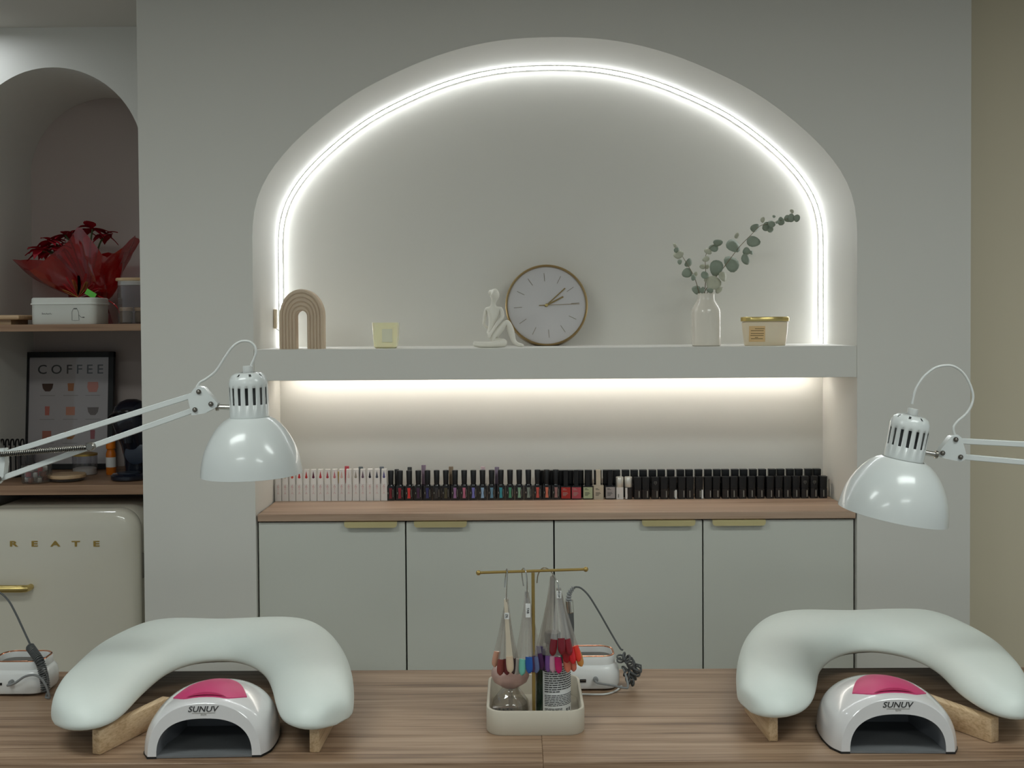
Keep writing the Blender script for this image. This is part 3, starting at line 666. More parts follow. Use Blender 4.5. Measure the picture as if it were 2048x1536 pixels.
inL = [(104, 1447), (122, 1465), (160, 1473.5), (209, 1467), (247, 1443), (283, 1404), (331, 1362), (380, 1339.5), (428, 1332), (470, 1333.5), (506, 1347), (531, 1367), (544, 1397), (552, 1430), (567, 1458), (602, 1471), (644, 1467), (684, 1447)]
armrest('pale mint boomerang arm rest curving around the left nail lamp', outL, inL, [((-.742, -1.038), (-.672, -.86), .018), ((-.357, -1.034), (-.352, -.86), .018)])
outR = [(1477, 1398), (1472.5, 1373), (1472.5, 1333), (1485, 1289), (1511, 1257.5), (1543, 1240.5), (1590, 1234), (1648, 1237), (1713, 1240), (1786, 1237), (1844, 1235), (1882, 1240.5), (1935, 1263), (1993, 1295), (2028, 1327), (2052, 1360), (2066, 1395), (2070, 1418)]
inR = [(1492, 1424), (1517, 1440), (1549, 1447), (1587, 1445), (1613, 1432), (1629, 1411), (1635, 1385), (1641, 1355), (1666, 1330), (1698, 1316), (1742, 1313), (1777, 1318), (1824, 1330), (1873, 1356), (1914, 1397), (1952, 1424), (1990, 1442), (2022, 1449), (2050, 1447), (2066, 1437)]
armrest('pale mint boomerang arm rest curving around the right nail lamp', outR, inR, [((.462, -.99), (.450, -.83), .017), ((.856, -.998), (.775, -.86), .022)])

# ------------------------------------------------------------------ nail lamps
YS = [(0, .098, .092), (.004, .1005, .0945), (.022, .110, .0975), (.05, .1145, .0992), (.09, .115, .0995), (.13, .110, .094), (.165, .098, .083), (.19, .080, .068), (.203, .058, .042), (.208, .035, .02)]
NE = 2.25
def shell_dims(y):
    for (a, b) in zip(YS, YS[1:]):
        if a[0] <= y <= b[0]:
            s_ = (y-a[0])/(b[0]-a[0]); return a[1]+(b[1]-a[1])*s_, a[2]+(b[2]-a[2])*s_
    return YS[-1][1:]
def archpts(a, h, n=36, e=NE): 
    out = []
    for i in range(n+1):
        q = math.pi*i/n; c_, s_ = math.cos(q), math.sin(q); out.append((-a*math.copysign(abs(c_)**(2/e), c_), h*abs(s_)**(2/e)))
    return out
def sdims(y):       # smooth version
    import bisect
    pts_ = [Vector((q[0], q[1], q[2])) for q in YS]
    return shell_dims(y)
def nail_lamp(label, loc, rz, small):
    t = thing('nail_lamp', label, 'nail lamp', loc, rz, 'nail lamps on the desks')
    cs = catmull([Vector(q) for q in YS], 3)
    n = 36
    rings = [[Vector((x, q.x, z+.004)) for x, z in archpts(q.y, q.z, n)] for q in cs]
    rings.insert(0, [Vector((x, 0, z+.004)) for x, z in archpts(.083, .066, n, 2.5)])
    m = MB().loft(rings, closed=False, cap0=False, cap1=True)
    ob('shell', m, 'pearl', t, smooth=28)
    inn = [[Vector((x, y, z+.004)) for x, z in archpts(a, h, n, 2.5)] for y, a, h in ((0, .083, .066), (.004, .082, .065), (.06, .080, .062), (.10, .070, .050), (.145, .066, .046))]
    ob('inner_vault', MB().loft(inn, closed=False, cap0=False, cap1=True), 'uv_inside', t, smooth=28)
    fl = [(-.083, .001), (.083, .001), (.08, .06), (.066, .145), (-.066, .145), (-.08, .06)]
    ob('floor_plate', MB().prismz(fl, .001, .005), 'uv_floor', t)
    bp_ = [(-.099, .0), (-.112, .024), (-.116, .07), (-.111, .13), (-.082, .19), (-.035, .209), (.035, .209), (.082, .19), (.111, .13), (.116, .07), (.112, .024), (.099, 0), (.083, 0), (.08, .06), (.066, .145), (-.066, .145), (-.08, .06), (-.083, 0)]
    ob('base_rim', MB().prismz(bp_, 0, .004), 'base_black', t)
    # pink touch panel following the top of the shell
    def top(x, y):
        a, h = shell_dims(y); return h*max(0, 1-(abs(x)/a)**NE)**(1/NE)+.004
    nx = 24; rows = []
    for j in range(11):
        s_ = j/10; row = []
        for i in range(nx+1):
            u_ = math.sin(math.pi*(i/nx-.5)); xm = .0655*u_; yf = .0195+.030*max(0, (abs(u_)-.52)/.48)**1.5; yb = .0495+.078*max(0, 1-abs(u_)**2.3)
            y = yf+(yb-yf)*s_; row.append(Vector((xm, y, top(xm, y)+.0016+.0035*math.sin(math.pi*s_)*(1-u_*u_))))
        rows.append(row)
    und = [[p-Vector((0, 0, .006)) for p in r_] for r_ in rows]
    m = MB().loft(rows, closed=False, cap0=False, cap1=False); m.loft([rows[0], und[0]], closed=False, cap0=False, cap1=False); m.loft([und[-1], rows[-1]], closed=False, cap0=False, cap1=False)
    ob('touch_panel', m, 'pink', t, smooth=60)
    rr = []
    for j in range(5):
        s_ = j/4; row = []
        for i in range(13):
            u_ = -1+2*i/12; x = .036*u_; y = .0205+.012*s_*(1-u_*u_); row.append(Vector((x, y, top(x, y)+.0030+.0035*math.sin(math.pi*min(1, s_*.9+.1))*(1-u_*u_))))
        rr.append(row)
    ob('touch_button', MB().loft(rr, closed=False, cap0=False, cap1=False), 'pink_dark', t, smooth=60)
    zc_ = .0868
    ob('lettering', text('SUNUV', .0102, .0005, 1.02, .25, 1.1, .012).xf(T(0, -.0002, zc_)), 'print_dark', t)
    m = MB().box((0, -.0004, zc_-.0070), (.040, .0005, .0006)); ob('rule', m, 'print_light', t)
    ob('small_lettering', text(small, .0030, .0004, 1.3).xf(T(0, -.0002, zc_-.0098)), 'print_light', t)
    return t
nail_lamp('white nail lamp with pink top inside the left arm rest', (-.546, -1.056, DZ), math.radians(2), 'SUN')
nail_lamp('white nail lamp with pink top inside the right arm rest', (.665, -1.050, DZ), math.radians(-1), 'SUN')

# ------------------------------------------------------------------ desk lamps
def pathpx(pp, Y): return [P(x, y, Y) for x, y in pp]
def desk_lamp(label, Y, rim, tilt, lean, rod, plate, bolts, up, lo, cable, left):
    k_ = (3+Y)/2250
    c_ = P(rim[0], rim[1], Y); t = thing('desk_lamp', label, 'lamp', (c_.x, Y, DZ), 0, 'white architect lamps')
    A = (Matrix.Translation(c_) @ Matrix.Rotation(tilt, 4, 'Y') @ Matrix.Rotation(lean, 4, 'X'))
    sp = [(100.5, 0), (99.5, 10), (97.5, 24), (93.5, 42), (88, 57), (80, 73), (70.5, 88), (60.5, 100), (50, 109), (40, 114.5)]
    if not left: sp = [(r*1.06, z*1.0) for r, z in sp]
    o_ = [(r*k_, z*k_) for r, z in sp]; i_ = [((r-1.6)*k_, (z-.5)*k_) for r, z in sp]
    m = MB().lathe(o_+i_[::-1], seg=64, cap=False); m.loft([[Vector((r*math.cos(2*math.pi*q/64), r*math.sin(2*math.pi*q/64), z)) for q in range(64)] for r, z in (i_[0], o_[0])], cap0=False, cap1=False)
    sh = ob('shade', m.xf(A), 'lamp_white', t, world=True, smooth=35)
    z0, z1, r0 = 114*k_, 198*k_, 38.5*k_
    m = MB(); nseg = 80
    def rg(r, z): return [Vector((r*math.cos(2*math.pi*(q+.5)/nseg), r*math.sin(2*math.pi*(q+.5)/nseg), z)) for q in range(nseg)]
    zs0, zs1 = z0+27*k_, z0+61*k_
    for rr_, dd in ((r0, 1), (r0-1.4*k_, -1)):
        b_ = len(m.v); R4 = [rg(rr_+.4*k_, z0-1*k_), rg(rr_, z0+3*k_), rg(rr_, zs0), rg(rr_, zs1), rg(rr_, z1-16*k_), rg(rr_*.965, z1-8*k_), rg(rr_*.87, z1-.5*k_), rg(rr_*.70, z1+4.5*k_), rg(rr_*.46, z1+7*k_)]
        if dd > 0:
            vs = [p for r_ in R4 for p in r_]; fs = []
            for i in range(len(R4)-1):
                for j in range(nseg):
                    if i == 2 and j % 5 in (0, 1): continue
                    if i == 6 and j % 10 in (3, 4): continue
                    q = (j+1) % nseg; fs.append([i*nseg+j, i*nseg+q, (i+1)*nseg+q, (i+1)*nseg+j])
            m.add(vs, fs)
    ca = ob('cap', m.xf(A), 'lamp_white', t, world=True, smooth=35)
    so = ca.modifiers.new('solid', 'SOLIDIFY'); so.thickness = .0012; so.offset = -1
    ob('socket', MB().lathe([(24*k_, z0-8*k_), (24*k_, z1-10*k_)], seg=24).xf(A), 'cable_grey', t, world=True)
    ob('bulb', MB().ball((0, 0, z0-32*k_), 30*k_, 20, 12, (1, 1, 1.1)).xf(A), 'porcelain', t, world=True)
    ob('cord_grip', MB().lathe([(10*k_, z1+4*k_), (10*k_, z1+19*k_), (8.8*k_, z1+19.5*k_)], seg=16).xf(A), 'cord_white', t, world=True)
    # joint
    a, b = P(*rod[0], Y), P(*rod[1], Y)
    m = MB().tube([a, b], 5.2*k_, 12); ob('joint_pin', m, 'chrome', t, world=True)
    d = (b-a).normalized(); ob('pin_nut', MB().tube([b-d*.001, b+d*.003], 8*k_, 12), 'steel', t, world=True); ob('pin_washer', MB().tube([a-d*.001, a+d*.0014], 7.5*k_, 14), 'steel', t, world=True)
    pp = [P(x, y, Y) for x, y in plate]
    pl = ob('joint_bracket', MB().prism([(p.x, p.z) for p in pp], Y-.0085, Y+.0085), 'lamp_white', t, world=True)
    for x, y in bolts:
        p = P(x, y, Y-.009); m = MB(); R_y = Matrix.Rotation(math.pi/2, 3, 'X')
        m.lathe([(.0044, 0), (.0044, .0014)], p, 16, axis=R_y); ob('bolt', m, 'screw', pl, world=True)
        m = MB().lathe([(.0026, 0), (.0026, .0032), (.002, .0036)], p, 6, axis=R_y); ob('bolt', m, 'steel', pl, world=True)
    for (a, b) in (up, lo):
        a, b = P(*a, Y), P(*b, Y); d = b-a; ang = math.atan2(d.z, d.x); mid = (a+b)/2
        ob('arm_bar', MB().box(mid, (d.length, .0095, .0100), .001, 1, Matrix.Rotation(-ang, 3, 'Y')), 'lamp_white', t, world=True)
    ob('cord', MB().tube(catmull(pathpx(cable, Y), 6), 2.6*k_, 8), 'cord_white', t, world=True)
    return t, k_
LY = -1.0
t, k_ = desk_lamp('white desk lamp with an upright shade over the left desk', LY, (503.5, 948), math.radians(-1.2), math.radians(1), ((466, 815), (436, 814)),
          [(378, 795), (390, 777), (399, 771), (411, 775), (433, 801), (438, 806), (436, 813), (412, 826), (386, 830)], [(397.5, 783.5), (422, 808), (390, 819.5)],
          ((394, 788), (2, 910)), ((394, 818), (2, 957)), [(502, 731), (508, 718), (512, 704), (510, 693), (502, 685), (492, 682), (479, 684), (464, 695), (449, 716), (431, 743), (412, 758), (400, 765), (393, 775)], True)
pe = [P(-34, 900, LY), P(12, 896, LY), P(14, 925, LY), P(11, 952, LY), P(-2, 968, LY), P(-40, 968, LY)]
eb = ob('elbow_bracket', MB().prism([(p.x, p.z) for p in pe], LY-.009, LY+.009), 'lamp_white', t, world=True)
p = P(-2, 958, LY-.0095); ob('bolt', MB().lathe([(.005, 0), (.005, .003)], p, 14, axis=Matrix.Rotation(math.pi/2, 3, 'X')), 'screw', eb, world=True)
def spring(a, b, r, turns, wire):
    d = b-a; u = Vector((0, -1, 0)); v = d.normalized().cross(u); n_ = turns*9
    return MB().tube([a+d*(i/n_)+u*(r*math.cos(2*math.pi*i/9))+v*(r*math.sin(2*math.pi*i/9)) for i in range(n_+1)], wire, 5)
sa, sb = P(-1, 909, LY-.013), P(172, 895, LY-.013)
ob('spring', spring(sa, sb, .0044, 46, .0008), 'steel', t, world=True)
ob('spring_core', MB().tube([sa, sb], .0030, 8), 'base_black', t, world=True)
p = P(181, 893, LY-.010); ob('spring_stud', MB().lathe([(.0078, -.006), (.0078, .004), (.006, .006)], p, 18, axis=Matrix.Rotation(math.pi/2, 3, 'X')), 'steel', t, world=True)
# lower arm and clamp of the left lamp, standing on the desk end left of the view
e0 = P(-22, 940, LY); bs = Vector((-1.20, LY, DZ+.05))
for dx in (-.014, .014): ob('lower_arm_bar', MB().tube([e0+Vector((dx, 0, 0)), bs+Vector((dx, 0, 0))], .0055, 4), 'lamp_white', t, world=True)
m = MB().box((bs.x, LY, DZ+.025), (.05, .034, .05), .003, 2); ob('clamp', m, 'lamp_white', t, world=True)

t, k_ = desk_lamp('white desk lamp with a tilted shade over the right desk', LY, (1785, 1030), math.radians(10.2), math.radians(2), ((1846, 905), (1871, 909)),
          [(1876, 909), (1879, 897), (1899, 872), (1913, 869), (1920, 875), (1928, 905), (1927, 918), (1918, 922), (1896, 918), (1880, 914)], [(1911.5, 879), (1885, 906), (1921, 914)],
          ((1915, 881.5), (2215, 897)), ((1920, 913), (2215, 939)), [(1824, 808), (1829, 785), (1837, 768), (1850, 751), (1870, 736), (1890, 731), (1908, 733), (1926, 746), (1939, 767), (1946, 790), (1943, 810), (1932, 828), (1915, 843), (1907, 855), (1909, 868), (1914, 873)], False)
e0 = P(2220, 918, LY); bs = Vector((1.36, LY, DZ+.05))
pe = [P(2195, 885, LY), P(2240, 890, LY), P(2250, 920, LY), P(2235, 950, LY), P(2195, 948, LY)]
ob('elbow_bracket', MB().prism([(p.x, p.z) for p in pe], LY-.009, LY+.009), 'lamp_white', t, world=True)
for dx in (-.014, .014): ob('lower_arm_bar', MB().tube([e0+Vector((dx, 0, 0)), bs+Vector((dx, 0, 0))], .0055, 4), 'lamp_white', t, world=True)
ob('clamp', MB().box((bs.x, LY, DZ+.025), (.05, .034, .05), .003, 2), 'lamp_white', t, world=True)

# ------------------------------------------------------------------ tray and what stands in it
TX0, TX1 = -.056, .126; TY0, TY1 = -.957, -.735; tcx, tcy = (TX0+TX1)/2, (TY0+TY1)/2; TH = .045
t = thing('tray', 'beige rounded rectangular tray in the middle of the desks', 'tray', (tcx, tcy, DZ), 0)
def rr3(w_, d_, r_, z): return [Vector((x, y, z)) for x, y in rrect(w_, d_, r_, 7)]
tw, td = TX1-TX0, TY1-TY0
ob('wall', MB().loft([rr3(tw-.004, td-.004, .030, 0), rr3(tw, td, .032, .003), rr3(tw, td, .032, TH-.0015), rr3(tw-.002, td-.002, .031, TH), rr3(tw-.010, td-.010, .028, TH), rr3(tw-.012, td-.012, .027, TH-.0015), rr3(tw-.012, td-.012, .027, .004)]), 'tray', t, smooth=50)
ob('inner_floor', MB().loft([rr3(tw-.0125, td-.0125, .027, .004), rr3(tw-.0125, td-.0125, .027, .0055)]), 'tray', t)
TZ = DZ+.0056
# gold T stand
SY = -.915
b0 = P(957, 1145.5, SY); b1 = P(1171.5, 1138.5, SY); pt = P(1066, 1144, SY)
t = thing('swatch_stand', 'gold T-shaped stand in the beige tray carrying nail swatches', 'stand', (pt.x, SY, TZ))
ob('crossbar', MB().tube([b0, b1], .0026, 12), 'pole_gold', t, world=True)
ob('pole', MB().tube([pt+Vector((0, 0, -.001)), Vector((pt.x, SY, TZ+.003))], .0032, 12), 'pole_gold', t, world=True)
for q in (b0, b1): ob('end_knob', MB().ball(q, .0048, 14, 10), 'pole_gold', t, world=True)
ob('foot_plate', MB().lathe([(.024, 0), (.024, .003), (.02, .004)], (pt.x, SY, TZ), 24), 'pole_gold', t, world=True)
# swatch bunches
def nailshape(L_, w_, th):
    n_ = 9; out = []
    for i in range(n_+1):
        s_ = i/n_; wd = w_*(.90+.10*math.sin(math.pi*min(1, s_*1.2)))*(1 if s_ < .72 else max(.12, (1-((s_-.72)/.28)**2.4))**.5)
        out.append([Vector((x*wd/2, -th*(1-x*x)*1.2, -L_*s_)) for x in (-1, -.6, 0, .6, 1)]+[Vector((x*wd/2, .0006, -L_*s_)) for x in (1, 0, -1)])
    return MB().loft(out)
def bunch(label, hook, pivot, sticks, Yb, tagpx=None):
    pv = P(*pivot, Yb); t = thing('nail_swatch_ring', label, 'nail swatches', pv, 0, 'nail swatch rings on the gold stand')
    ob('ring', MB().tube(catmull([P(x, y, Yb+dy) for x, y, dy in hook], 6), .0012, 8), 'chrome', t, world=True)
    for i, st in enumerate(sticks):
        ex, ey, col, dy = st[:4]; opaque = len(st) > 4
        top = P(pivot[0]+rs.uniform(-2, 2), pivot[1]+rs.uniform(-2, 2), Yb+dy*.4); end = P(ex, ey, Yb+dy)
        d = end-top; L_ = d.length; u = d.normalized(); Ln = .030
        zax = -u; xax = Vector((1, 0, 0)); tw_ = rs.uniform(-.35, .35); yax = zax.cross(xax).normalized(); xax = yax.cross(zax).normalized()
        Rm = Matrix((xax, yax, zax)).transposed() @ Matrix.Rotation(tw_, 3, 'Z')
        def sec(w_, z, th=.0011): return [Rm @ Vector((x, y, z)) + top for x, y in ((-w_/2, -th/2), (w_/2, -th/2), (w_/2, th/2), (-w_/2, th/2))]
        m = MB().loft([sec(.0060, .005), sec(.0066, -.01), sec(.0086, -L_*.5), sec(.0124, -(L_-Ln)), sec(.0126, -(L_-Ln*.35)), sec(.008, -(L_-.002))])
        so = ob('swatch_stick', m, 'cap_beige' if opaque else 'clear_plastic', t, world=True, smooth=20)
        nm = nailshape(Ln, .0142, .0024); nm.v = [Rm @ (v+Vector((0, -.0008, -(L_-Ln)))) + top for v in nm.v]
        ob('nail_tip', nm, colmat(col), so, world=True, smooth=60)
    if tagpx:
        x, y, h_, body = tagpx; q = P(x, y, Yb-.012)
        so = ob('sticker', MB().box(q, (.0088, .0006, h_), .0002, 1), 'label_white', t, world=True)
        if body:
            lm = text(body, .0042, .0003, 1, 0, 1, .01); lm.xf(Matrix.Rotation(math.pi/2, 4, 'Y')); lm.xf(T(q.x, q.y-.0005, q.z)); ob('lettering', lm, 'print_dark', so, world=True)
    return t
rs = random.Random(11)
hk = lambda x, yt, yb: [(x-4, yb-28, .004), (x-3, yt+16, .005), (x-1, yt+3, .003), (x, yt-2, 0), (x+1, yt+6, -.004), (x, yt+25, -.005), (x-1, yb-10, -.004), (x, yb+4, -.003)]
bunch('cream and red-brown nail swatches on the leftmost ring', hk(1013.5, 1140, 1203), (1013, 1203), [(989, 1333, (196, 146, 122), .010), (1000, 1350, (128, 56, 50), .002), (1014, 1349, (102, 32, 40), .004), (1028, 1347, (60, 44, 48), .010), (1021, 1345, (206, 182, 156), -.010, 1), (1036, 1348, (206, 196, 190), .014)], SY, (1013.5, 1232, .012, 'ZIL'))
bunch('teal and blue nail swatches on the second ring', [(1047, 1172, .006), (1044, 1150, .006), (1044, 1140, .003), (1048, 1136.5, 0), (1052, 1145, -.004), (1054, 1165, -.005), (1054, 1196, -.004)], (1054, 1188), [(1031, 1348, (196, 188, 182), .010), (1044, 1350, (110, 182, 166), -.004), (1059, 1346, (30, 82, 160), -.010), (1066, 1344, (70, 44, 84), -.004), (1073, 1345, (94, 106, 146), -.002), (1083, 1338, (72, 26, 82), .006)], SY, (1056, 1221, .026, 'TAB'))
bunch('violet and magenta nail swatches on the wide third ring', [(1074, 1166, .006), (1076, 1150, .006), (1082, 1139, .003), (1090, 1135.5, 0), (1100, 1141, -.004), (1108, 1151, -.005), (1112, 1160, -.005)], (1104, 1158), [(1073, 1322, (118, 108, 160), .022), (1088, 1341, (58, 20, 74), .012), (1096, 1343, (126, 84, 156), .006), (1106, 1344, (206, 160, 176), .004), (1118, 1346, (196, 24, 100), -.004), (1080, 1326, (150, 140, 180), .026)], SY+.006)
bunch('dark red and coral nail swatches on the rightmost ring', [(1104, 1150, -.002), (1110, 1156, -.006), (1115, 1165, -.010), (1117, 1176, -.012), (1118, 1184, -.012)], (1118, 1182), [(1148, 1342, (216, 116, 96), .012), (1136, 1344, (222, 122, 98), .008), (1163, 1332, (206, 138, 66), .010), (1158, 1322, (236, 66, 48), .004), (1147, 1327, (214, 34, 44), 0), (1134, 1325, (160, 14, 30), -.002), (1105, 1311, (112, 10, 26), -.010), (1124, 1309, (118, 14, 30), -.014), (1140, 1310, (126, 14, 28), -.010)], SY-.004, (1118, 1189, .014, 'TOP'))
# pump dispenser bottle with frosted cup
p = P(1012, 1420, -.875); pb = Vector((P(1019, 1400, -.852).x+.002, -.852, TZ)); kk = (3-.872)/2250
t = thing('dispenser_bottle', 'clear dispenser bottle with a frosted pink cup in the tray', 'bottle', pb)
ob('body', MB().lathe([(.001, .0), (.034, 0), (.0365, .003), (.037, .012), (.034, .026), (.0235, .040), (.017, .048), (.016, .056)], seg=32), 'clear_bottle', t)
ob('liquid', MB().lathe([(.001, .002), (.033, .002), (.0345, .012), (.0325, .022)], seg=32), 'clear_bottle', t)
ob('cup', MB().lathe([(.012, .050), (.020, .055), (.032, .063), (.0365, .073), (.0365, .082), (.033, .089), (.026, .0925), (.008, .0905)], seg=32), 'frosted_pink', t)
ob('plunger', MB().lathe([(.004, .008), (.004, .06)], seg=10), 'clear_plastic', t)
# small clear box in front
q = P(1007, 1412, -.925)
t = thing('rhinestone_box', 'small clear box with dark stones at the tray front', 'box', (q.x, -.908, TZ))
ob('case', MB().box((0, 0, .0162), (.042, .014, .0322), .0015, 2), 'clear_bottle', t)
for i in range(5): ob('stone', MB().ball((-.015+.0075*i, -.002+.003*(i % 2), .027), .0022, 8, 6), 'black', t)
# green bottle
gx = P(1106, 1400, -.865); GR = .0335
t = thing('green_bottle', 'dark green bottle with a white printed label in the tray', 'bottle', (gx.x, -.862, TZ))
ob('body', MB().lathe([(.030, 0), (.0325, .002), (GR, .006), (GR, .112), (.031, .120), (.022, .128), (.014, .131), (.013, .142)], seg=40), 'green_bottle', t)
ob('screw_cap', MB().lathe([(.0155, .140), (.0155, .158), (.014, .160)], seg=24), 'black', t)
def cyl(a0, a1, z0, z1, r, n_=14):
    o_ = [[Vector((r*math.sin(a0+(a1-a0)*i/n_), -r*math.cos(a0+(a1-a0)*i/n_), z)) for i in range(n_+1)] for z in (z0, z1)]
    i_ = [[v*1 for v in q] for q in o_]
    for q in i_:
        for v in q: v.x *= (r-.0003)/r; v.y *= (r-.0003)/r
    return MB().loft([o_[0], o_[1], i_[1], i_[0]], closed=False, cap0=False, cap1=False, loop=True)
ob('paper_label', cyl(-.62, 1.42, .013, .108, GR+.0007, 24), 'label_white', t)
m = MB(); rz_ = random.Random(2); z = .101
def row(z, h, amax, dens):
    a = -.50
    while a < amax:
        l_ = rz_.uniform(.10, .30); q = cyl(a, min(amax, a+l_), z, z+h, GR+.0012, 3); m.add(q.v, q.f); a += l_+.035
for i in range(12): row(.1005-.0042*i, .0019, 1.38 if i < 11 else .35, 1)
for i in range(7): row(.0475-.0032*i, .0013, 1.38, 1)
for i in range(4): row(.0225-.0022*i, .0010, .5, 1)
for a in (.78, 1.02):
    for dz in (0, .0022, .0044): q = cyl(a, a+.14, .0155+dz, .0166+dz, GR+.0012, 3); m.add(q.v, q.f)
    q = cyl(a, a+.035, .0155, .021, GR+.0012, 2); m.add(q.v, q.f)
ob('print', m, 'print_dark', t)
# ------------------------------------------------------------------ nail drills
def drill(label, cx_, cy_, wdt, dep):
    t = thing('nail_drill', label, 'nail drill', (cx_, cy_, DZ), 0, 'white nail drill units')
    def rg(w_, d_, r_, z): return [Vector((x, y, z)) for x, y in rrect(w_, d_, r_, 6)]
    w_, d_ = wdt, dep
    ob('body', MB().loft([rg(w_-.018, d_-.018, .024, .003), rg(w_-.006, d_-.006, .03, .007), rg(w_, d_, .032, .016), rg(w_, d_, .032, .038), rg(w_-.004, d_-.004, .032, .052), rg(w_-.012, d_-.012, .03, .060), rg(w_-.018, d_-.018, .028, .062), rg(w_-.018, d_-.018, .028, .080), rg(w_-.020, d_-.020, .027, .082), rg(w_-.030, d_-.030, .022, .082), rg(w_-.032, d_-.032, .022, .066)]), 'white_plastic', t, smooth=35)
    ob('rim', MB().tube([Vector((x, y, .0825)) for x, y in rrect(w_-.024, d_-.024, .026, 6)], .0022, 8, loop=True), 'rose_gold', t)
    ob('cradle', MB().loft([rg(w_-.032, d_-.032, .022, .0665), rg(w_-.032, d_-.032, .022, .0685)]), 'drill_inside', t)
    ob('foot', MB().loft([rg(w_-.03, d_-.03, .02, 0), rg(w_-.03, d_-.03, .02, .004)]), 'base_black', t)
    for ch in t.children:
        for v in ch.data.vertices: v.co.z *= .84
    return t
def coil(path, r, turns, wire, n_=10):
    pa = resample(catmull(path, 8), turns*n_+1); out = []
    for i, p_ in enumerate(pa):
        a = pa[max(0, i-1)]; b = pa[min(len(pa)-1, i+1)]; tt = (b-a).normalized(); u = Vector((0, 1, 0)); u = (u-tt*u.dot(tt)).normalized(); v = tt.cross(u)
        out.append(p_+u*(r*math.cos(2*math.pi*i/n_))+v*(r*math.sin(2*math.pi*i/n_)))
    return out
# the one behind the tray
DYc = -.675; rx = P(1241, 1345, DYc-.03).x; wdt = .128
t = drill('white nail drill unit with a rose gold rim behind the tray', rx-wdt/2, DYc+.012, wdt, .10)
fy = DYc+.012-.05
q = P(1166, 1361.5, fy); ob('usb_slot', MB().box((q.x, fy-.0004, q.z), (.0125, .002, .0062)), 'black', t, world=True); ob('usb_tongue', MB().box((q.x, fy-.0012, q.z+.001), (.0100, .002, .0014)), 'steel', t, world=True)
q = P(1191, 1358, fy); jk = ob('cable_plug', MB().lathe([(.0052, -.004), (.0055, .006), (.004, .009)], q, 14, axis=Matrix.Rotation(math.pi/2, 3, 'X')), 'cable_light', t, world=True)
cb = [P(1191, 1362, fy-.010), P(1196, 1366, fy-.018), P(1225, 1371, fy-.016), P(1250, 1376, fy-.012), P(1256, 1373, fy-.006), P(1252, 1352, fy+.01), P(1246, 1335, fy+.02)]
ob('straight_cable', MB().tube(catmull(cb, 6), .0023, 8), 'cable_light', t, world=True)
cl = [P(1242, 1322, fy+.02), P(1243, 1312, fy+.012), P(1255, 1318, fy+.006), P(1262, 1330, fy+.02), P(1250, 1340, fy+.022), P(1262, 1350, fy+.016), P(1276, 1335, fy+.02), P(1270, 1350, fy+.03), P(1256, 1361, fy+.016), P(1268, 1364, fy+.02)]
ob('coiled_cable', MB().tube(coil(cl, .0080, 19, .002), .0021, 6), 'cable_grey', t, world=True)
arcp = [P(1246, 1300, fy+.02), P(1240, 1296, fy+.02), P(1222, 1266, fy+.03), P(1198, 1224, fy+.035), P(1178, 1192, fy+.04), P(1163, 1177, fy+.042), P(1153, 1174, fy+.042), P(1146, 1176, fy+.042)]
ob('arched_cable', MB().tube(catmull(arcp, 6), .0019, 8), 'cable_grey', t, world=True)
hp = thing('drill_handpiece', 'silver and dark grey drill handpiece standing upright behind the swatches', 'handpiece', P(1141, 1290, fy+.042))
sr = catmull([P(1147, 1175, fy+.042), P(1139, 1187, fy+.042), P(1136.5, 1203, fy+.042)], 12)
ob('strain_relief', MB().tube(sr, [.0034+.0022*i/len(sr)+(.0012 if i % 4 < 2 else -.0008) for i in range(len(sr))], 10), 'cable_light', hp, world=True)
a, b = P(1138, 1200, fy+.042), P(1140, 1225, fy+.042); ob('knurled_sleeve', MB().tube([a+(b-a)*(i/16) for i in range(17)], [.0082+(.0005 if i % 2 else 0) for i in range(17)], 20), 'chrome', hp, world=True)
c = P(1144, 1292, fy+.042); c.z = DZ+.058; ob('grip', MB().tube([b, b.lerp(c, .3), b.lerp(c, .8), c], [.0078, .0074, .0042, .003], 18), 'cable_grey', hp, world=True)
wc = [P(1140, 1374, fy-.02), P(1165, 1383, fy-.02), P(1190, 1388, fy-.022), P(1212, 1385, fy-.02), P(1232, 1372, fy-.0), P(1243, 1352, fy+.03)]
for v in wc: v.z = DZ+.0022
single('usb_cable', MB().tube(catmull(wc, 6), .002, 8), 'cord_white', (wc[2].x, wc[2].y, DZ), 'thin white cable on the desk behind the tray', 'cable')
# the one at the left edge
rx = P(98, 1340, DYc-.03).x
t = drill('white nail drill unit with a rose gold rim at the left edge', rx-.064, DYc-.004, .128, .10); fy = DYc-.004-.05
q = P(-2, 1368, fy); ob('usb_slot', MB().box((q.x, fy-.0004, q.z), (.0125, .002, .005)), 'black', t, world=True)
q = P(24, 1364, fy); ob('cable_plug', MB().lathe([(.0052, -.004), (.0055, .006), (.004, .009)], q, 14, axis=Matrix.Rotation(math.pi/2, 3, 'X')), 'cable_light', t, world=True)
cb = [P(22, 1366, fy-.008), P(15, 1371, fy-.014), P(30, 1366, fy-.018), P(48, 1354, fy-.018), P(66, 1350, fy-.018), P(80, 1355, fy-.018), P(92, 1372, fy-.018), P(99, 1393, fy-.016), P(97, 1401, fy-.014), P(92, 1396, fy-.010), P(95, 1385, fy-.006)]
for v in cb: v.z = max(v.z, DZ+.003)
ob('straight_cable', MB().tube(catmull(cb, 6), .0024, 8), 'cable_light', t, world=True)
ob('coiled_cable', MB().tube(coil([P(60, 1294, fy+.03), P(70, 1308, fy+.012), P(80, 1324, fy-.006), P(86, 1345, fy-.008), P(90, 1366, fy-.006), P(91, 1384, fy-.010)], .0082, 27, .002), .0015, 6), 'cable_grey', t, world=True)
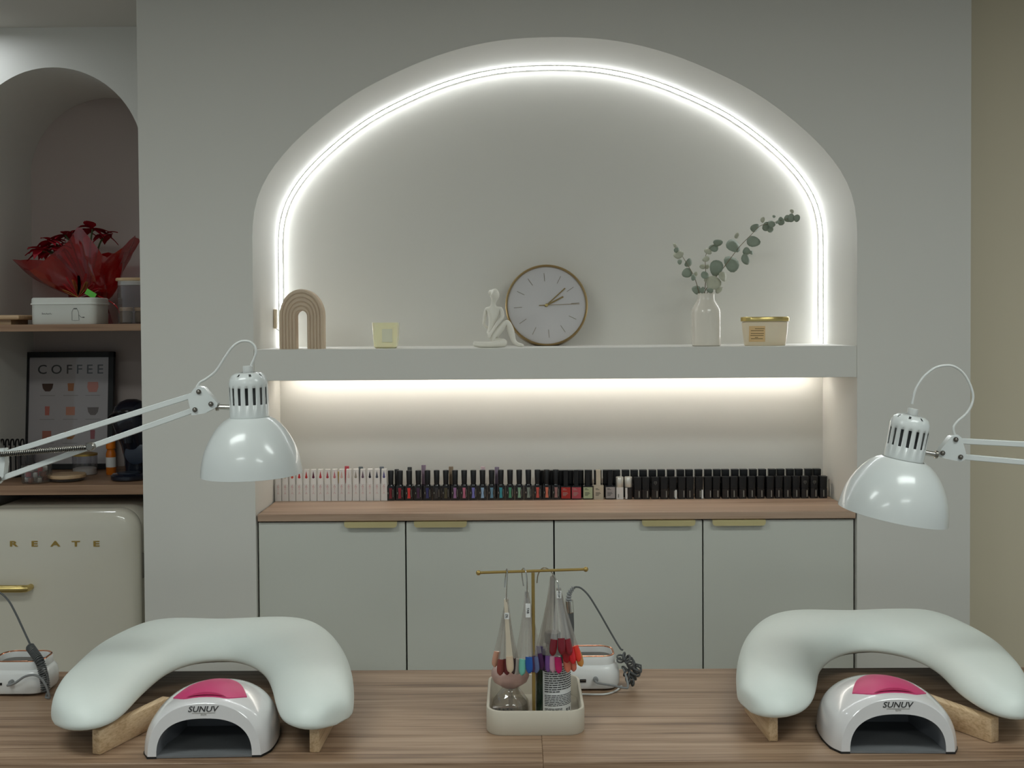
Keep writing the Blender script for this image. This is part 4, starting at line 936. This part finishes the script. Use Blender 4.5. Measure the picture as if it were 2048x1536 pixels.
ob('arched_cable', MB().tube(catmull([P(-60, 1210, fy+.05), P(-30, 1186, fy+.05), P(-4, 1184, fy+.05), P(16, 1200, fy+.045), P(32, 1228, fy+.04), P(48, 1262, fy+.035), P(62, 1292, fy+.03)], 6), .0021, 8), 'cable_grey', t, world=True)

# ------------------------------------------------------------------ coffee alcove
def shelf(name, z0, z1, label):
    y0 = AY+.008; return single(name, MB().box((AX, (y0+AY+AD)/2-.001, (z0+z1)/2), (2*AR-.003, AY+AD-y0-.004, z1-z0), .001, 1), 'shelf_wood', (AX, .55, z0), label, 'shelf', 'wooden alcove shelves')
U1 = P(140, 648.5, AY+.008).z; U0 = P(140, 662.5, AY+.008).z; L1 = P(140, 970.5, AY+.008).z; L0 = P(140, 990, AY+.008).z
shelf('alcove_shelf', U0, U1, 'upper wooden shelf in the coffee alcove'); shelf('alcove_shelf', L0, L1, 'lower wooden shelf in the coffee alcove above the fridge')
# fridge
FX1 = P(281.5, 1150, .33).x; FX0 = FX1-.50; FZ = P(140, 1017, .33).z; fcx = (FX0+FX1)/2
t = thing('retro_fridge', 'cream retro fridge with gold lettering standing in the alcove', 'fridge', (fcx, .55, 0))
def rx_(w_, h_, r_, y, zc): return [Vector((fcx+x, y, zc+z)) for x, z in rrect(w_, h_, r_, 8)]
hz_ = FZ-.03; zc_ = .03+hz_/2
ob('body', MB().loft([rx_(.485, hz_-.012, .055, .36, zc_), rx_(.492, hz_-.004, .058, .366, zc_), rx_(.492, hz_-.004, .058, .75, zc_), rx_(.47, hz_-.03, .05, .77, zc_)]), 'fridge', t, world=True)
ob('door_seal', MB().loft([rx_(.47, hz_-.03, .05, .352, zc_), rx_(.47, hz_-.03, .05, .362, zc_)]), 'fridge_seal', t, world=True)
dr = ob('door', MB().loft([rx_(.494, hz_, .062, .352, zc_), rx_(.500, hz_, .064, .342, zc_), rx_(.498, hz_-.004, .064, .325, zc_), rx_(.488, hz_-.014, .062, .312, zc_), rx_(.46, hz_-.045, .056, .3035, zc_), rx_(.40, hz_-.11, .045, .301, zc_), rx_(.2, hz_-.4, .03, .300, zc_)]), 'fridge', t, world=True, smooth=60)
for i, ch in enumerate('CREATE'):
    q = P(-13+41.2*i, 1087.5, .300); lm = text(ch, .0165, .002, 1, 0, 1.75, .03); lm.xf(T(q.x, .3008, q.z)); ob('letter', lm, 'letter_gold', dr, world=True)
q = P(50, 1178, .26); q0 = P(-90, 1176, .26)
hm = MB().tube([Vector((q0.x, .262, q.z)), Vector((q.x-.01, .262, q.z)), Vector((q.x-.002, .266, q.z-.001)), Vector((q.x, .285, q.z-.003)), Vector((q.x, .302, q.z-.003))], [.011, .011, .0105, .0095, .009], 14); hm.box((q0.x, .282, q.z), (.02, .04, .02), .003, 2)
ob('handle', hm, 'gold', dr, world=True)
q = P(280, 1132, .345); ob('hinge', MB().box((FX1-.001, .352, q.z), (.008, .012, .075), .002, 1), 'steel', t, world=True)
for s_ in (-1, 1): ob('foot', MB().lathe([(.018, 0), (.018, .034)], (fcx+s_*.19, .42, 0), 16), 'base_black', t, world=True)
# tin box
Yt = .375; a, b = P(63.5, 649, Yt), P(180, 597, Yt); kx = (3+Yt)/2250
tx0, tx1 = a.x, P(198, 640, Yt+.06).x; tzc = U1
tp, tdep = .19, .13
t = thing('tin_box', 'white lidded tin with a house drawing on the upper alcove shelf', 'tin', ((a.x+b.x)/2+.004, Yt+tdep/2, U1)); tw_ = b.x-a.x+.02
def tr(w_, d_, r_, z): return [Vector((x, y, z)) for x, y in rrect(w_, d_, r_, 6)]
hb, hl = .0605, .0805
ob('body', MB().loft([tr(tw_-.004, tdep-.004, .02, 0), tr(tw_, tdep, .022, .003), tr(tw_, tdep, .022, hb)]), 'tin', t)
ob('lid', MB().loft([tr(tw_+.003, tdep+.003, .023, hb-.002), tr(tw_+.008, tdep+.008, .025, hb-.001), tr(tw_+.008, tdep+.008, .025, hb+.002), tr(tw_+.003, tdep+.003, .023, hb+.004), tr(tw_+.002, tdep+.002, .023, hl-.003), tr(tw_-.006, tdep-.006, .02, hl)]), 'tin', t)
yq = -tdep/2-.0004
ob('lettering', MB().tube(catmull([(-.060, yq, .036), (-.060, yq, .030), (-.057, yq, .033), (-.055, yq, .030), (-.053, yq, .033), (-.050, yq, .030), (-.047, yq, .034), (-.045, yq, .030), (-.042, yq, .033), (-.040, yq, .030), (-.036, yq, .034), (-.034, yq, .030), (-.031, yq, .032)], 4), .0005, 5), 'tin_print', t)
hd = MB(); X = .040
hd.tube([(X-.0105, yq, .012), (X-.0105, yq, .038), (X-.005, yq, .048), (X+.004, yq, .048), (X+.0095, yq, .036), (X+.0105, yq, .012), (X, yq, .011)], .0006, 5, loop=True); hd.tube([(X+.0095, yq, .028), (X+.018, yq, .020), (X+.026, yq, .021)], .0007, 5); hd.box((X, yq, .0465), (.009, .0008, .003)); hd.box((X+.024, yq, .0205), (.006, .0008, .003))
ob('house_drawing', hd, 'tin_print', t)
# gift bow
bc = P(158, 596, .44); t = thing('gift_bow', 'curled red and gold gift bow with a green tag on the tin', 'bow', (bc.x, .44, U1+hl))
for i in range(9):
    a_ = -1.3+2.6*i/8; L_ = .046+.010*(i % 3); m = MB()
    pp = [Vector((0, 0, .002)), Vector((math.sin(a_)*L_*.6, -.006+.004*(i % 3), L_*.5*math.cos(a_)+.012)), Vector((math.sin(a_)*L_, -.008+.007*(i % 3), L_*math.cos(a_)+.012)), Vector((math.sin(a_)*L_*.75, .008, L_*.75*math.cos(a_)+.004)), Vector((0, .004, .002))]
    pa = catmull(pp, 5); m.loft([[p_+Vector((0, -.008, 0)), p_+Vector((0, .008, 0)), p_+Vector((0, .008, .0006)), p_+Vector((0, -.008, .0006))] for p_ in pa]); ob('ribbon_loop', m, 'ribbon_gold' if i % 3 == 0 else 'ribbon_red', t)
ob('green_tag', MB().box((.042, -.016, .012), (.034, .0015, .018), .0004, 1, Matrix.Rotation(.55, 3, 'Y')), 'ribbon_green', t)
# poinsettia in red cellophane
pc = P(175, 560, .60); t = thing('poinsettia', 'dark red poinsettia on the upper alcove shelf', 'plant', (pc.x, .60, U1))
rp = random.Random(9)
def pz(x, y, Y): return P(x, y, Y)
ob('pot', MB().lathe([(.045, 0), (.06, .10), (.062, .102), (.052, .102)], seg=24), 'red_stem', t)
for (x, y, Y) in ((80, 500, .52), (100, 482, .54), (118, 492, .56), (130, 470, .58), (160, 462, .62), (185, 458, .6), (90, 500, .56), (210, 470, .64)):
    hd_ = P(x, y, Y); ob('stem', MB().tube(catmull([Vector((pc.x, .6, U1+.10)), Vector((pc.x, .6, U1+.10)).lerp(hd_, .6)+Vector((0, 0, .03)), hd_], 5), .003, 6), 'green_leaf', t, world=True)
    for k in range(7):
        a_ = 2*math.pi*k/7+rp.random(); L_ = rp.uniform(.045, .07); el = rp.uniform(-.5, .45)
        dr_ = Vector((math.cos(a_)*math.cos(el), math.sin(a_)*math.cos(el)*.8, math.sin(el)+.15)); sd_ = dr_.cross(Vector((0, 0, 1))).normalized(); m = MB(); rows = []
        for j in range(6):
            s_ = j/5; wd = L_*.30*math.sin(math.pi*min(.97, s_**.8+.03)); c_ = hd_+dr_*(L_*s_)+Vector((0, 0, -.02*s_*s_)); rows.append([c_-sd_*wd+Vector((0, 0, .003)), c_, c_+sd_*wd+Vector((0, 0, .003))])
        m.loft(rows, closed=False, cap0=False, cap1=False); ob('bract', m, 'bract', t, world=True, smooth=80)
# wrap
cw = thing('cellophane_wrap', 'crumpled translucent red cellophane wrapped around the poinsettia', 'gift wrap', (pc.x+.03, .60, U1))
neck = P(204, 600, .58); rows = []; nA = 48
rimpx = {0: (286, 500), 1: (283, 470), 2: (215, 450), 3: (196, 455), 4: (120, 480), 5: (50, 505), 6: (45, 530), 7: (70, 548)}
base = Vector((neck.x, .60, U1+.001))
for j in range(12):
    s_ = j/11; row = []
    for i in range(nA):
        th = 2*math.pi*i/nA
        CT = [(.165, .285), (.15, .235), (.13, .225), (.16, .215), (.225, .205), (.20, .165), (.11, .300), (.13, .215)]
        kf = (th/(2*math.pi))*8; i0 = int(kf) % 8; fr_ = kf-int(kf); fr_ = fr_*fr_*(3-2*fr_); R1 = CT[i0][0]*(1-fr_)+CT[(i0+1) % 8][0]*fr_; Z1 = CT[i0][1]*(1-fr_)+CT[(i0+1) % 8][1]*fr_
        cxx = base.x-.055*min(1, s_*1.4)
        if s_ < .2: rr_ = .026-.05*s_; zz = .075*s_/.2
        else:
            q_ = (s_-.2)/.8; rr_ = .016+(R1-.016)*q_**.75; zz = .075+(Z1-.075)*q_**1.25
        wob = (.009*math.sin(7*th+5*s_)+.006*math.sin(13*th+9*s_))*min(1, s_*2)
        row.append(Vector((cxx+(rr_+wob)*math.cos(th), .60+(rr_+wob)*math.sin(th)*.62, base.z+zz+wob*.5)))
    rows.append(row)
ob('sheet', MB().loft(rows, closed=True, cap0=False, cap1=False), 'cellophane', cw, world=True, smooth=25)
rib = catmull([P(196, 592, .52), P(215, 600, .50), P(232, 612, .47), P(240, 628, .46)], 5); ob('ribbon', MB().tube(rib, .0016, 5), 'ribbon_red', cw, world=True)
# glass storage jar with wooden lid at the right of the upper shelf
jx = P(270, 640, .45); t = thing('storage_jar', 'tall glass jar with a wooden lid beside the poinsettia', 'jar', (jx.x, .45, U1)); jr = .050
ob('glass_body', MB().lathe([(.01, .0), (jr-.004, 0), (jr, .004), (jr, .128)], seg=36, cap=False), 'smoke_glass', t)
ob('collar', MB().lathe([(jr-.002, .118), (jr-.0015, .131)], seg=36), 'porcelain', t)
ob('lid', MB().lathe([(jr+.004, .131), (jr+.005, .133), (jr+.005, .138), (jr+.003, .140)], seg=36), 'board_wood', t)
for i, (dx, dy) in enumerate(((-.022, -.014), (.018, .004))):
    c_ = thing('spice_jar', ['small corked spice jar at the left inside the tall glass jar', 'small corked spice jar at the right inside the tall glass jar'][i], 'jar', (jx.x+dx, .45+dy, U1+.002))
    ob('glass_body', MB().lathe([(.015, 0), (.019, .004), (.0195, .030), (.016, .036)], seg=20), 'cork', c_); ob('stopper', MB().lathe([(.0195, .037), (.0205, .039), (.0205, .047), (.018, .049)], seg=20), 'board_wood', c_)
# wooden board at the left
q = P(5, 640, .42); single('serving_board', MB().box((q.x-.02, .47, U1+.022), (.17, .17, .014), .005, 3).box((q.x-.02, .47, U1+.0075), (.10, .12, .0148)), 'board_wood', (q.x, .47, U1), 'thick round-edged wooden board left of the white tin', 'board')

# coffee print
fw, fh = .305, .392; q = P(136, 940, .74); tl = math.radians(5)
t = thing('framed_print', 'black framed coffee chart leaning at the back of the alcove', 'picture', (q.x, .735, L1)); t.rotation_euler = (-tl, 0, 0)
for nm, c_, sz in (('top', (0, 0, fh-.009), (fw, .018, .018)), ('bottom', (0, 0, .009), (fw, .018, .018)), ('left', (-fw/2+.009, 0, fh/2), (.018, .018, fh)), ('right', (fw/2-.009, 0, fh/2), (.018, .018, fh))): ob('frame_rail', MB().box(c_, sz, .001, 1), 'frame_black', t)
sh = ob('sheet', MB().box((0, .003, fh/2), (fw-.034, .003, fh-.034)), 'poster', t)
ob('lettering', text('COFFEE', .031, .0004, 1.5, 0, 1.08, .004).xf(T(.004, .0012, fh-.058)), 'print_dark', sh)
cups = [(-.072, 0, 'bowl', (70, 40, 24)), (.006, 0, 'glass', (176, 112, 70)), (.080, 0, 'round', (206, 130, 112)), (-.072, 1, 'tall', (196, 110, 96)), (.006, 1, 'mug', (206, 138, 112)), (.082, 1, 'bowl', (110, 96, 90)), (-.072, 2, 'mug', (180, 110, 92)), (.006, 2, 'bowl', (176, 120, 66)), (.082, 2, 'tall', (160, 70, 74))]
for x, r_, kd, c_ in cups:
    z = fh-.118-.080*r_; y = .0012
    sil = {'bowl': [(-.019, .012), (-.016, -.004), (-.008, -.014), (.008, -.014), (.016, -.004), (.019, .012)], 'glass': [(-.011, .013), (-.009, -.013), (.009, -.013), (.011, .013)], 'round': [(-.017, .017), (-.019, 0), (-.013, -.017), (.013, -.017), (.019, 0), (.017, .017)], 'tall': [(-.008, .016), (-.007, -.014), (.007, -.014), (.008, .016)], 'mug': [(-.015, .014), (-.015, -.014), (.015, -.014), (.015, .014)]}[kd]
    ob('cup_drawing', MB().prism([(x+a_, z+b_) for a_, b_ in sil], y-.0005, y), colmat(c_, .6, 0), sh)
    ob('caption', MB().box((x, y-.0002, z-.028), (.05, .0004, .0022)), 'print_light', sh)
ob('pane', MB().box((0, -.003, fh/2), (fw-.036, .0015, fh-.036)), 'clock_glass', t)
# capsule coffee machine
q = P(263, 960, .47); t = thing('coffee_machine', 'dark navy capsule coffee machine at the right of the lower shelf', 'coffee machine', (q.x-.008, .50, L1))
ob('base', MB().lathe([(.050, 0), (.056, .004), (.056, .014), (.050, .020), (.03, .022)], (0, -.02, 0), 32, 1, 1.1), 'navy', t)
m = MB(); rings = []
for z, w_, d_, y in ((.015, .064, .05, .035), (.06, .070, .055, .035), (.10, .082, .075, .03), (.135, .100, .10, .018), (.17, .112, .118, .004), (.20, .112, .115, .0), (.225, .096, .10, .002), (.240, .068, .07, .004), (.248, .03, .03, .005)):
    rings.append([Vector((x, y+yy, z)) for x, yy in rrect(w_, d_, min(w_, d_)*.48, 6)])
ob('body', m.loft(rings), 'navy', t, smooth=60)
ob('badge_disc', MB().lathe([(.034, 0), (.034, .006), (.030, .008)], (.012, .004, .078), 32, axis=Matrix.Rotation(math.pi/2, 3, 'X')), 'navy_disc', t)
ob('spout', MB().lathe([(.012, .115), (.014, .13), (.02, .15)], (0, -.035, 0), 18), 'navy', t)
ob('drip_grid', MB().lathe([(.034, .0215), (.034, .0235)], (0, -.03, 0), 24), 'navy_disc', t)
ob('lever', MB().tube(catmull([(-.056, .0, .17), (-.058, -.03, .195), (0, -.062, .215), (.058, -.03, .195), (.056, 0, .17)], 6), .005, 8), 'black_gloss', t)
# sauce bottle
q = P(222.5, 955, .60); t = thing('syrup_bottle', 'orange bottle with a white label beside the coffee machine', 'bottle', (q.x, .60, L1))
ob('body', MB().lathe([(.0135, 0), (.0155, .003), (.0155, .066), (.012, .078), (.009, .082)], seg=24), 'orange', t); ob('cap', MB().lathe([(.0145, .083), (.0150, .085), (.0148, .104), (.013, .106)], seg=24), 'orange_cap', t)
ob('paper_label', MB().lathe([(.0159, .024), (.0159, .056)], seg=24, cap=False), 'paper', t)
# jars on the lower shelf
q = P(170, 952, .60); t = thing('glass_canister', 'glass canister with a gold lid and white base behind the wooden coaster', 'jar', (q.x, .60, L1))
ob('glass_body', MB().lathe([(.035, .0), (.0385, .003), (.0385, .062)], seg=32, cap=False), 'smoke_glass', t); ob('contents', MB().lathe([(.036, .002), (.0365, .020), (.03, .023)], seg=32), 'porcelain', t); ob('lid', MB().lathe([(.0395, .062), (.0395, .068), (.02, .072)], seg=32), 'letter_gold', t)
q = P(132, 966, .45); t = thing('coaster_stack', 'pale wooden lid lying on a glass dish on the lower shelf', 'dish', (q.x, .46, L1))
ob('dish', MB().lathe([(.044, 0), (.050, .003), (.052, .010)], seg=36), 'glass', t); ob('wooden_lid', MB().lathe([(.054, .0102), (.056, .012), (.056, .019), (.054, .021)], seg=36), 'board_wood', t)
q = P(68, 970, .40); t = thing('praline_jar', 'low glass jar of wrapped pralines on the lower shelf', 'jar', (q.x, .42, L1))
ob('glass_body', MB().lathe([(.038, 0), (.042, .003), (.044, .012), (.044, .052), (.042, .056)], seg=32, cap=False), 'glass', t)
k = 0
for lz in range(3):
    for i in range(7):
        a_ = 2*math.pi*i/7+lz*.5; rr_ = .027 if i else 0
        pr = ob('praline', MB().box((q.x+rr_*math.cos(a_), .42+rr_*math.sin(a_), L1+.011+lz*.0165), (.015, .013, .015), .003, 2, Matrix.Rotation(a_, 3, 'Z')), ['praline_a', 'praline_b', 'praline_a', 'praline_c'][k % 4]); k += 1
        tag(pr, ['silver', 'brown', 'silver', 'red'][(k-1) % 4]+' wrapped praline in the low glass jar', 'praline', ['silver', 'brown', 'silver', 'red'][(k-1) % 4]+' pralines in the glass jar')
# black mug rack at the far left
q = P(22, 960, .56); t = thing('mug_rack', 'black wire mug rack behind the praline jar', 'rack', (q.x, .56, L1))
ob('base_ring', MB().tube([(.035*math.cos(2*math.pi*i/20), .035*math.sin(2*math.pi*i/20), .003) for i in range(20)], .003, 6, loop=True), 'black', t)
for i in range(5):
    x = -.032+.016*i; ob('wire', MB().tube(catmull([(x, 0, .003), (x, 0, .09), (x+.004, -.004, .115), (x+.013, -.008, .118), (x+.016, -.010, .10)], 5), .0026, 6), 'black', t)
q = P(48, 930, .62); t = thing('tumbler', 'grey glass tumbler between the mug rack and the print', 'glass', (q.x, .64, L1))
ob('glass_body', MB().lathe([(.001, .004), (.022, .004), (.022, 0), (.026, 0), (.031, .085), (.029, .085), (.024, .006)], seg=28, cap=False), 'smoke_glass', t)
